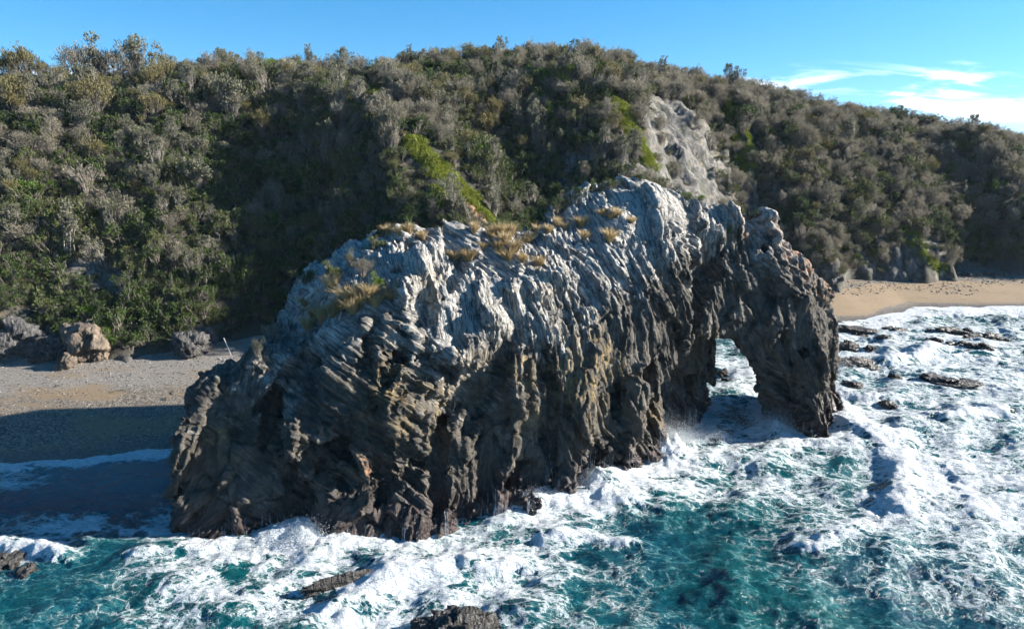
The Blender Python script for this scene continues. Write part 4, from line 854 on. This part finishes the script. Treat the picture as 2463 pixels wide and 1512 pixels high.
BIG = [(18, 205, 5.0, 'brush', 'wind-shorn tea-tree with olive cap at the left edge of the skyline'), (72, 200, 6.2, 'brush', 'tall brush-topped tea-tree on the left skyline, second from the edge'),
       (108, 198, 4.2, 'brush', 'short dark-capped tea-tree just right of the tall one on the left skyline'), (188, 205, 6.4, 'fan', 'thin forked tea-tree leaning left beside the silvery banksia on the skyline'), (250, 205, 8.6, 'silver', 'silvery pointed banksia standing highest on the left skyline'),
       (292, 205, 6.0, 'fan', 'thin bare-stemmed tea-tree between the two tall skyline banksias'), (345, 195, 8.4, 'silver', 'dark pointed banksia, tallest tree right of the silvery skyline banksia'), (398, 190, 6.0, 'silver', 'smaller silvery banksia leaning on the dark pointed skyline tree'),
       (455, 165, 2.6, 'green', 'dark green flat-topped bush right of the skyline banksias'), (478, 180, 1.8, 'bright', 'vivid yellow-green bush below the dark skyline bush at left'), (530, 165, 4.6, 'silver', 'slim grey banksia breaking the skyline above the gully'),
       (655, 160, 2.4, 'bright', 'bright green rounded bush on the skyline right of the gully head'), (690, 165, 2.2, 'bright', 'yellow-green bush beside the rounded bright one under the skyline'), (890, 165, 3.0, 'green', 'dark green dome on the skyline left of the bare tree'),
       (972, 150, 3.6, 'bare', 'bare grey tree with twiggy branches on the skyline'), (1112, 128, 2.6, 'bright', 'bright green dome on the summit skyline'), (1240, 125, 2.6, 'green', 'dark rounded tree on the summit skyline'), (1330, 125, 3.2, 'bare', 'thin bare stems poking above the summit skyline'), (1362, 125, 3.0, 'fan', 'mop-headed thin tree on the summit right of the bare stems'), (1540, 160, 2.8, 'domed', 'dark brown dome where the summit drops to the right'),
       (235, 300, 6.0, 'brush', 'vase-shaped tea-tree with fanned stems below the silvery skyline banksia'), (375, 300, 4.2, 'brush', 'flat olive-capped tea-tree on the upper left slope'), (30, 300, 6.0, 'brush', 'brown tea-tree with long pale stems at the left edge below the skyline'), (560, 300, 7.5, 'silver', 'tall silver-grey banksia column high above the gully'), (340, 380, 3.6, 'silver', 'round silvery bush on its own in the upper left slope'),
       (475, 455, 5.2, 'pale', 'pale gnarled banksia with bare white branches left of the gully'), (515, 385, 4.6, 'pale', 'half-bare banksia with pale limbs above the gnarled one'), (575, 395, 3.2, 'pale', 'small pale-branched banksia right of the half-bare one'), (660, 330, 4.8, 'silver', 'upright silver banksia, left one of the pair in the mid slope'), (745, 370, 4.4, 'silver', 'upright silver banksia, right one of the pair in the mid slope'), (715, 420, 3.8, 'silver', 'pale olive banksia below the upright silver pair'),
       (690, 540, 5.6, 'silver', 'tall grey-green column of banksia in the dark gully'), (520, 660, 3.6, 'silver', 'small lit banksia deep in the dark gully'), (565, 590, 3.2, 'silver', 'grey tuft of banksia between the gully column and the lit one'), (215, 480, 4.6, 'bare', 'leaning bleached tea-tree with bare brushy stems on the left slope'), (240, 400, 3.6, 'brush', 'olive-capped tea-tree above the leaning bleached one'), (160, 560, 3.0, 'mid', 'broad olive shrub on the sunlit left slope'), (290, 590, 3.2, 'green', 'dense green shrub at the edge of the gully shadow'),
       (80, 480, 2.6, 'bright', 'light green shrub low on the left slope near the edge of the photo'), (480, 770, 2.6, 'mid', 'rounded yellowish shrub low in the dark gully'), (265, 835, 2.0, 'bright', 'bright green shrub beside the orange beach boulder'), (312, 838, 1.8, 'green', 'low green bush at the back of the beach right of the boulder'), (130, 760, 2.2, 'mid', 'grey-green shrub above the beach cliff at left'), (225, 770, 2.0, 'bright', 'lime green shrub just above the orange boulder'),
       (1190, 520, 3.6, 'silver', 'round grey-green bush in the hollow right of the green spur'), (1165, 400, 3.4, 'bright', 'yellow-green clumped bush on the mid slope right of the spur'), (1130, 350, 2.8, 'bright', 'small yellow-green bush above the clumped one'), (1215, 350, 3.4, 'pale', 'bare twiggy tree with pale stems beside the yellow-green bushes'), (1290, 215, 3.6, 'bright', 'large yellow-green shrub below the summit'), (1350, 205, 3.0, 'bright', 'smaller yellow-green shrub right of the large one below the summit'), (1425, 205, 3.4, 'green', 'dark olive dome right of the yellow-green summit shrubs'),
       (1230, 250, 4.4, 'fan', 'tall grey stemmed tea-tree on the slope below the summit'), (1180, 240, 4.0, 'fan', 'grey tea-tree left of the tall stemmed one below the summit'), (1790, 300, 3.6, 'green', 'deep green bush on the cliff right of the pale rock scar'), (1985, 470, 3.2, 'pale', 'tree with a bare pale trunk halfway down the right headland'), (2150, 275, 3.4, 'green', 'dark green canopy on the far right ridge'), (2235, 300, 3.4, 'mid', 'olive canopy on the far ridge above the white rail'), (2390, 320, 3.0, 'domed', 'brown dome near the right end of the skyline'), (2050, 250, 3.4, 'domed', 'dark round tree where the near ridge ends against the cloud')]
for px, py, h, kind, lab in BIG:
    p = on_hill(px, py)
    nm = {'brush': 'tea_tree', 'fan': 'tea_tree', 'bare': 'bare_tree', 'silver': 'banksia_tree', 'pale': 'banksia_tree', 'domed': 'shrub', 'green': 'shrub', 'mid': 'shrub', 'bright': 'shrub'}[kind]
    tree(nm, 'tree' if nm != 'shrub' else 'shrub', kind, p, h, lab, wide=0.9 if kind in ('silver', 'brush') else 1.0, lean=(float(prng.normal(0, .06)), float(prng.normal(0, .06))))
def row(kind, name, cat, pxs, pyf, hs, text, group):
    for i, px in enumerate(pxs):
        px = px + prng.uniform(-14, 14); p = on_hill(px, pyf(px) + prng.uniform(-12, 12))
        tree(name, cat, kind if isinstance(kind, str) else kind[i % len(kind)], p, hs * prng.uniform(0.8, 1.2), text % ORD[i], group, wide=prng.uniform(0.9, 1.2), lean=(float(prng.normal(0, .1)), float(prng.normal(-.05, .1))))
skyl = lambda x: float(np.interp(x, SKY_PX, SKY_PY))
row('domed', 'shrub', 'shrub', range(1650, 2450, 62), lambda x: skyl(x) + 18, 3.2, '%s grey-brown domed shrub from the left along the right-hand ridge', 'domed shrubs on the right headland')
row('domed', 'shrub', 'shrub', range(1790, 2450, 66), lambda x: skyl(x) + 95, 3.4, '%s grey-brown domed shrub from the left in the row below the right-hand ridge', 'domed shrubs on the right headland')
row(['domed', 'mid', 'domed'], 'shrub', 'shrub', range(1830, 2450, 70), lambda x: skyl(x) + 185, 3.2, '%s rounded shrub from the left halfway down the right headland', 'domed shrubs on the right headland')
row(['silver', 'mid', 'green'], 'shrub', 'shrub', range(1900, 2440, 80), lambda x: skyl(x) + 275, 2.6, '%s leafy shrub from the left low above the far beach', 'leafy shrubs above the far beach')
row(['fan', 'brush', 'domed'], 'tea_tree', 'tree', range(920, 1640, 58), lambda x: skyl(x) + 22, 3.2, '%s tea-tree from the left just under the summit skyline', 'tea-trees under the summit')
row(['fan', 'domed'], 'tea_tree', 'tree', range(960, 1560, 70), lambda x: skyl(x) + 110, 3.2, '%s grey tea-tree from the left on the slope under the summit', 'tea-trees under the summit')
row(['silver', 'mid', 'green'], 'shrub', 'shrub', range(60, 900, 90), lambda x: 400 + 0.05 * x, 2.8, '%s leafy shrub from the left across the middle of the left slope', 'leafy shrubs on the left slope')
tick('trees')

# ------------------------------------------------------------------ plants on the big rock
def on_rock(px, py):
    for q in range(0, 60, 2):
        h, n = rock_hit(px, py + q)
        if h is not None: return h
for px, py, h, kind, lab in [(842, 640, 1.5, 'silver', 'grey-green bush on the left shoulder of the big rock'), (872, 668, 1.6, 'fan', 'brown twiggy bush on the left shoulder of the big rock'), (800, 668, 1.3, 'mid', 'small olive bush at the left brow of the big rock'), (908, 690, 1.1, 'bright', 'low green bush below the brown twiggy one on the rock shoulder'), (905, 600, 1.1, 'mid', 'olive bush on the crest left of the rock tussocks'),
                             (740, 680, 1.2, 'mid', 'shaded grey bush on the left flank of the big rock'), (620, 860, 1.6, 'silver', 'dim grey bush in the notch at the left end of the big rock'), (655, 815, 1.3, 'fan', 'dim twiggy bush on the left rim above the notch'), (1300, 532, 1.2, 'green', 'green bush at the left foot of the rock summit'), (1340, 506, 1.4, 'green', 'green bush halfway up the left side of the rock summit'), (1378, 486, 1.4, 'green', 'largest green bush on the left side of the rock summit'), (1420, 458, 1.1, 'green', 'green bush near the top on the left side of the rock summit'),
                             (1470, 436, 0.9, 'green', 'low green mat on the rock summit, left part'), (1540, 432, 0.8, 'green', 'low green mat on the rock summit, right part'), (1655, 474, 0.8, 'bright', 'vivid green cushion right of the rock summit'), (1683, 484, 0.7, 'bright', 'smaller vivid green cushion beside the larger one'), (1755, 560, 0.6, 'bright', 'tiny green plant among the orange stones of the rock'), (1240, 552, 0.9, 'mid', 'low grey-green bush in the saddle of the rock')]:
    tree('shrub', 'shrub', kind, on_rock(px, py) - Vector((0, 0, 0.12)), h, lab, 'shrubs on the big rock')
TUS = {'straw tussock on the left shoulder of the big rock, %s from the left': [(733, 735, 1.0), (738, 790, 1.0), (752, 760, .9), (775, 775, 1.2), (800, 700, 1.2), (800, 760, .9), (822, 742, 1.1), (838, 720, 1.3), (850, 752, 1.3), (868, 735, 1.3), (885, 715, 1.1), (905, 735, 1.2), (935, 722, 1.1)],
       'straw tussock along the left crest of the big rock, %s from the left': [(936, 562, .9), (962, 566, .8), (985, 560, .8), (1018, 575, .8), (1092, 625, 1.1), (1128, 628, 1.0), (1140, 560, .9), (1160, 600, .7)],
       'straw tussock in the saddle of the big rock, %s from the left': [(1182, 570, .9), (1196, 600, 1.0), (1205, 560, .9), (1215, 585, 1.1), (1222, 625, 1.0), (1232, 565, .9), (1240, 605, 1.0), (1256, 630, .9), (1272, 582, .9), (1290, 560, .8), (1300, 640, .8)],
       'straw tussock under the summit of the big rock, %s from the left': [(1318, 560, .8), (1338, 545, .9), (1358, 552, .8), (1398, 545, .9), (1405, 575, .7), (1448, 518, .8), (1468, 525, .8), (1466, 580, 1.0), (1480, 520, .7), (1520, 535, .6)]}
for text, pts in TUS.items():
    for i, (px, py, sc) in enumerate(sorted(pts)):
        me = proto_meshes('tussock', 500 + i % 5)[1]
        o = obj('tussock_grass', me, None, label=text % ORD[i], category='grass tuft', kind='thing', group='straw tussocks on the big rock')
        o.location = on_rock(px, py); o.scale = (sc * prng.uniform(1.0, 1.6), sc * prng.uniform(1.0, 1.6), sc * prng.uniform(1.0, 1.6)); o.rotation_euler = (0.15, -0.1, float(prng.uniform(0, 6.28)))
tick('rock plants')

# ------------------------------------------------------------------ boulders and reef rocks
import bmesh
def boulder_mesh(name, seed, sub=4, flat=0.6, rough=1.0):
    bm = bmesh.new(); bmesh.ops.create_icosphere(bm, subdivisions=sub, radius=1.0); V = np.array([v.co[:] for v in bm.verts]); F = np.array([[v.index for v in f.verts] for f in bm.faces]); bm.free()
    x, y, z = V.T; o = seed * 3.17
    r = 1 + rough * (0.30 * perlin(x * 1.1 + o, y * 1.1, z * 1.1, seed=seed) + 0.30 * facets(x + o, y, z, 0.75, seed) + 0.13 * facets(x + o, y, z, 0.32, seed + 2) + 0.08 * perlin(x * 5 + o, y * 5, z * 5, seed=seed))
    V = V * r[:, None]; u = V[:, 0] * 0.8 + V[:, 2] * 0.6 + 0.3 * perlin(x * 1.5, y * 1.5, z * 1.5, seed=seed + 1)
    V = V * (1 + rough * 0.05 * slab(u, *V.T, 0.17, 1.5, seed))[:, None]; V[:, 2] *= flat
    me = new_mesh(name, V, F); attr(me, 'bed', u * 0.7); return me
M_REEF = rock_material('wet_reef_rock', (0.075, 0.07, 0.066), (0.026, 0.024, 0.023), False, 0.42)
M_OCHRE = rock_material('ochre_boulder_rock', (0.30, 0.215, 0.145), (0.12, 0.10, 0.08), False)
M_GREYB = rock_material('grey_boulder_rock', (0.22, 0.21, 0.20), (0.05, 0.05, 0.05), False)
REEF = [(2060, 790, 92, 26, 'long dark reef ledge reaching from the arch rock to the far sand'), (2155, 790, 58, 22, 'dark reef ledge at the tip of the far sand'), (2128, 808, 26, 16, 'small reef rock below the ledge at the tip of the sand'), (2042, 828, 55, 26, 'ragged reef rock right of the arch head, below the long ledge'), (2093, 832, 22, 14, 'little reef rock between the long ledge and the large reef mass'), (2062, 868, 95, 50, 'large ragged reef mass in the foam right of the arch head'),
        (2050, 920, 40, 20, 'low foam-washed rock below the large reef mass'), (2250, 815, 34, 34, 'upright dark reef rock in the right-hand surf, left of the reef cluster'), (2245, 842, 44, 22, 'flat reef rock below the upright one in the right-hand surf'), (2290, 792, 66, 16, 'low wave-washed reef shelf farthest out near the far sand'), (2330, 792, 20, 14, 'small dark knob at the right end of the far reef shelf'), (2322, 826, 56, 30, 'left lump of the big reef cluster in the right-hand surf'), (2362, 830, 50, 36, 'middle lump of the big reef cluster in the right-hand surf'), (2376, 808, 72, 30, 'back lump of the big reef cluster in the right-hand surf'),
        (2246, 905, 46, 20, 'dark rock awash at the left of the long low reef'), (2305, 918, 96, 18, 'long low reef strip awash in the right-hand surf'), (2152, 902, 24, 16, 'half-drowned rock in the foam left of the long low reef'), (2140, 968, 32, 16, 'dark rock showing in a trough right of the arch head'), (1742, 893, 26, 22, 'small rounded rock seen through the arch'), (1755, 914, 26, 10, 'flat rock just below the rounded one seen through the arch'),
        (862, 1392, 236, 24, 'long dark rock blade awash in the foam before the big rock'), (705, 1440, 60, 16, 'drowned dark rock at the left end of the rock blade'), (1112, 1505, 165, 92, 'dark wet rock poking out at the bottom edge of the photo'), (8, 1342, 60, 40, 'dark rock in breaking foam at the left edge of the photo'), (1412, 1186, 44, 16, 'small black rock in the foam at the foot of the big rock'), (60, 1372, 40, 14, 'low rock awash beside the one at the left edge'), (2010, 1480, 1, 1, None)]
for i, (px, py, wpx, hpx, lab) in enumerate(REEF):
    if lab is None: continue
    x_, y_, z_ = at_z(px, py + hpx * 0.35, 0.1); sc = math.hypot(y_, 28) / FPX; rx = wpx * sc * 0.5; h = max(0.3, hpx * sc * 0.46)
    o = obj('reef_rock', boulder_mesh('reef_rock', i + 3, 5, 1.0, 1.35), M_REEF, label=lab, category='rock', group='reef rocks in the surf')
    o.location = (x_, y_ + min(rx, 2.0) * 0.3, z_ - 0.1 * h); o.scale = (rx * 1.05, min(rx, max(0.8, rx * 0.55)), h); o.rotation_euler = (0, 0, float(prng.normal(0, 0.15)))
    if 'blade' in lab:
        a_, b_ = np.array(at_z(748, 1418, 0.3)), np.array(at_z(985, 1366, 0.3)); d_ = b_ - a_; o.location = tuple((a_ + b_) / 2); o.scale = (np.linalg.norm(d_) * 0.52, 0.26, 0.5); o.rotation_euler = (0, 0, math.atan2(d_[1], d_[0]))
def boulder(px, py, wpx, hpx, lab, mat, seed, z0, depth=0.9, tilt=0.0):
    x_, y_, z_ = at_z(px, py, z0); z_ = float(beach_z(np.array([x_]), np.array([y_]))[0]); x_, y_, _ = at_z(px, py, z_); z_ = float(beach_z(np.array([x_]), np.array([y_]))[0]); sc = math.hypot(y_, 26) / FPX
    o = obj('boulder', boulder_mesh('boulder', seed, 5, 1.0, 0.9), mat, label=lab, category='boulder'); rx = wpx * sc * 0.5
    o.location = (x_, y_ + rx * depth * 0.6, z_ + hpx * sc * 0.30); o.scale = (rx, rx * depth, hpx * sc * 0.62); o.rotation_euler = (0, tilt, float(prng.normal(0, .3))); return o
boulder(205, 868, 108, 92, 'big orange-stained boulder leaning on the cliff at the back of the left beach', M_OCHRE, 41, 3.0, 1.0, 0.35)
boulder(156, 893, 46, 36, 'small orange boulder lying on the shingle before the big one', M_OCHRE, 43, 3.0)
boulder(238, 872, 40, 24, 'low ochre stone at the right foot of the big beach boulder', M_OCHRE, 45, 3.0)
boulder(452, 862, 90, 60, 'shaded grey rock at the foot of the dark gully', M_GREYB, 46, 3.2)
boulder(2008, 696, 42, 34, 'dark boulder at the left end of the far beach', M_GREYB, 47, 2.0)
boulder(30, 862, 110, 90, 'pale broken rock at the cliff foot on the left edge', M_GREYB, 48, 3.0)
boulder(105, 870, 90, 60, 'dark shaded rock between the pale rock and the orange boulder', M_GREYB, 49, 3.0)
# stones fallen along the foot of the far headland
for i, px in enumerate(range(2290, 2420, 16)):
    boulder(px + prng.uniform(-5, 5), 664 + prng.uniform(-4, 6), 12, 9, '%s small grey stone from the left at the foot of the far headland' % ORD[i], M_GREYB, 52 + i, 2.2)['group'] = 'stones under the far headland'
tick('boulders')

# ------------------------------------------------------------------ post, driftwood, rail
def bar(a, b, r0, r1, sides=8, n=5, wob=0.0, rng=np.random.default_rng(3)):
    P = bent(rng, a, b, n, wob); V, F = tubes([(P, np.linspace(r0, r1, n))], sides); k = len(V)
    V = np.vstack([V, P[0], P[-1]]); m = k - sides; cap = [[(j + 1) % sides, j, k, k] for j in range(sides)] + [[m + j, m + (j + 1) % sides, k + 1, k + 1] for j in range(sides)]
    bm = bmesh.new(); vs = [bm.verts.new(v) for v in V]
    for f in F.tolist() + [c[:3] for c in cap]: bm.faces.new([vs[q] for q in f])
    me = bpy.data.meshes.new('bar'); bm.to_mesh(me); bm.free(); return me
def sand_at(px, py):
    z_ = 3.0
    for _ in range(6): x_, y_, _q = at_z(px, py, z_); z_ = float(beach_z(np.array([x_]), np.array([y_]))[0])
    return np.array([x_, y_, z_])
M_WHITE = plain_material('weathered_white_wood', (0.34, 0.32, 0.30), (0.52, 0.50, 0.47)); M_DRIFT = plain_material('dark_driftwood', (0.05, 0.04, 0.03), (0.14, 0.11, 0.08))
b = sand_at(557, 853); t = b + np.array([-0.75, 0.15, 2.0])
post = obj('leaning_post', bar((0, 0, -0.3), tuple(t - b), 0.06, 0.05, 8), M_WHITE, loc=tuple(b), label='white wooden post leaning left at the back of the beach', category='post')
for pa, pb, r, lab in [((2012, 772), (2034, 781), 0.10, 'dark driftwood log on the far sand by the arch rock'), ((400, 962), (425, 940), 0.07, 'dark forked stick on the shingle left of the big rock'), ((528, 862), (548, 872), 0.07, 'pale stick lying on the shingle below the leaning post'), ((268, 944), (300, 938), 0.10, 'dark heap of washed-up wood in the middle of the beach'), ((136, 930), (146, 926), 0.12, 'dark scrap of driftwood below the small orange boulder')]:
    a_, b_ = sand_at(*pa), sand_at(*pb); o = obj('driftwood', bar((0, 0, 0.05), tuple(b_ - a_ + np.array([0, 0, 0.1])), r, r * 0.5, 6, 6, 0.05, np.random.default_rng(int(pa[0]))), M_DRIFT if 'pale' not in lab else M_WHITE, loc=tuple(a_), label=lab, category='driftwood')
h = on_hill(2243, 352); sc = h[1] / FPX
rail = obj('handrail', None, None, loc=(h[0], h[1] - 1.5, h[2] - 0.5), label='white horizontal handrail half hidden in scrub on the far ridge', category='rail')
obj('top_rail', bar((-1.75, 0, 1.15), (1.75, 0, 1.15), 0.08, 0.08, 6, 3), M_WHITE, rail); obj('lower_rail', bar((-1.75, 0, 0.75), (1.75, 0, 0.75), 0.05, 0.05, 6, 3), M_WHITE, rail)
for dx in (-1.7, 0.0, 1.7): obj('post', bar((dx, 0.02, -2.2), (dx, 0.02, 1.2), 0.07, 0.07, 6, 3), M_WHITE, rail)

# ------------------------------------------------------------------ water running off the rock, and spray
m, N = material('white_water'); P = N.n('ShaderNodeNewGeometry').outputs['Position']
bs = N.n('ShaderNodeBsdfPrincipled', None, Base_Color=(0.80, 0.83, 0.85, 1), Roughness=0.55); tr = N.n('ShaderNodeBsdfTranslucent', None, Color=(0.8, 0.85, 0.87, 1))
N.n('ShaderNodeOutputMaterial', None, Surface=N.n('ShaderNodeMixShader', None, i0=0.35, i1=bs, i2=tr)); M_WHW = m
wr = np.random.default_rng(9); Vs, Fs, o_ = [], [], 0
ZONES = [(1170, 1235, 1165, 1228, 26), (1235, 1290, 1150, 1215, 10), (1395, 1435, 1060, 1165, 34), (1440, 1480, 1080, 1150, 14), (1590, 1612, 1000, 1075, 14), (1630, 1690, 960, 1045, 26), (1300, 1345, 1080, 1165, 14), (1050, 1180, 1205, 1275, 26), (740, 1040, 1255, 1300, 22), (540, 700, 1225, 1295, 22), (1500, 1590, 1070, 1125, 16), (1850, 1960, 985, 1035, 12), (1340, 1390, 1140, 1180, 10), (430, 540, 1250, 1295, 8)]
for x0, x1, y0, y1, n in ZONES:
    for _ in range(int(n * 0.6)):
        px = wr.uniform(x0, x1); ya = y0 + (y1 - y0) * wr.uniform(0, 0.75) ** 1.0; pts = []; dr = wr.normal(0, 0.05)
        for py in np.arange(ya, y1 + 25, 4.0):
            px += dr * 4 + wr.normal(0, 0.6); hh, nn = rock_hit(px, py)
            if hh is None or (pts and (hh - pts[-1]).length > 1.1) or hh.z < -0.4: break
            pts.append(hh + nn * 0.03 + Vector((0, -0.03, 0)))
        if len(pts) < 4: continue
        wd = wr.uniform(0.008, 0.036) * (1.5 if n > 30 else 1); k = len(pts)
        for i_, p in enumerate(pts):
            ww = wd * (0.3 + 0.7 * i_ / k) * wr.uniform(0.5, 1.3); Vs += [(p.x - ww, p.y, p.z), (p.x + ww, p.y, p.z)]
        Fs += [(o_ + 2 * q, o_ + 2 * q + 1, o_ + 2 * q + 3, o_ + 2 * q + 2) for q in range(k - 1)]; o_ += 2 * k
obj('running_water', new_mesh('running_water', np.array(Vs), np.array(Fs)), plain_material('running_water', (0.22, 0.24, 0.26), (0.60, 0.63, 0.66), 3.0, 0.3), kind='stuff', label='thin white streaks of sea water running down the foot of the big rock')
P_, S_ = [], []
for px, py, n, r, h in [(1598, 1075, 4200, 0.9, 1.7), (1640, 1055, 1800, 0.8, 1.1), (1440, 1160, 900, 0.8, 0.7), (735, 1292, 700, 0.8, 0.5), (1860, 1026, 3200, 1.3, 1.2), (1700, 1045, 700, 1.0, 0.5), (2010, 880, 600, 1.0, 0.7), (1295, 1210, 500, 0.7, 0.5)]:
    n = int(n * 3.0); c = np.array(at_z(px, py, 0.5)); q = wr.normal(size=(n, 3)) * np.array([r, r * 0.7, 0.25]); q[:, 2] += wr.exponential(h * 0.55, n); P_.append(c + q); S_.append(wr.uniform(0.005, 0.018, n) * np.clip(1.3 - q[:, 2] * 0.3, 0.3, 1.3))
P_, S_ = np.vstack(P_), np.concatenate(S_); d4 = np.array([(1, 1, 1), (-1, -1, 1), (-1, 1, -1), (1, -1, -1)], float); i_ = np.arange(len(P_))[:, None] * 4
obj('sea_spray', new_mesh('sea_spray', (P_[:, None] + d4[None] * S_[:, None, None]).reshape(-1, 3), np.vstack([i_ + a for a in ([0, 1, 2], [0, 3, 1], [0, 2, 3], [1, 3, 2])])), M_WHW, kind='stuff', label='white drops of spray thrown up where waves hit the rock')
# ------------------------------------------------------------------ sea haze
m, N = material('sea_haze'); N.n('ShaderNodeOutputMaterial', None, Volume=N.n('ShaderNodeVolumePrincipled', None, Color=(0.86, 0.92, 1.0, 1), Density=0.00007, Anisotropy=0.0))
bm = bmesh.new(); bmesh.ops.create_cube(bm, size=1.0); me = bpy.data.meshes.new('haze'); bm.to_mesh(me); bm.free()
hz = obj('haze', me, m, kind='stuff', label='thin pale sea haze over the bay'); hz.scale = (9000, 9000, 75); hz.location = (0, 0, 75 / 2 - 6.0)
tick('done')
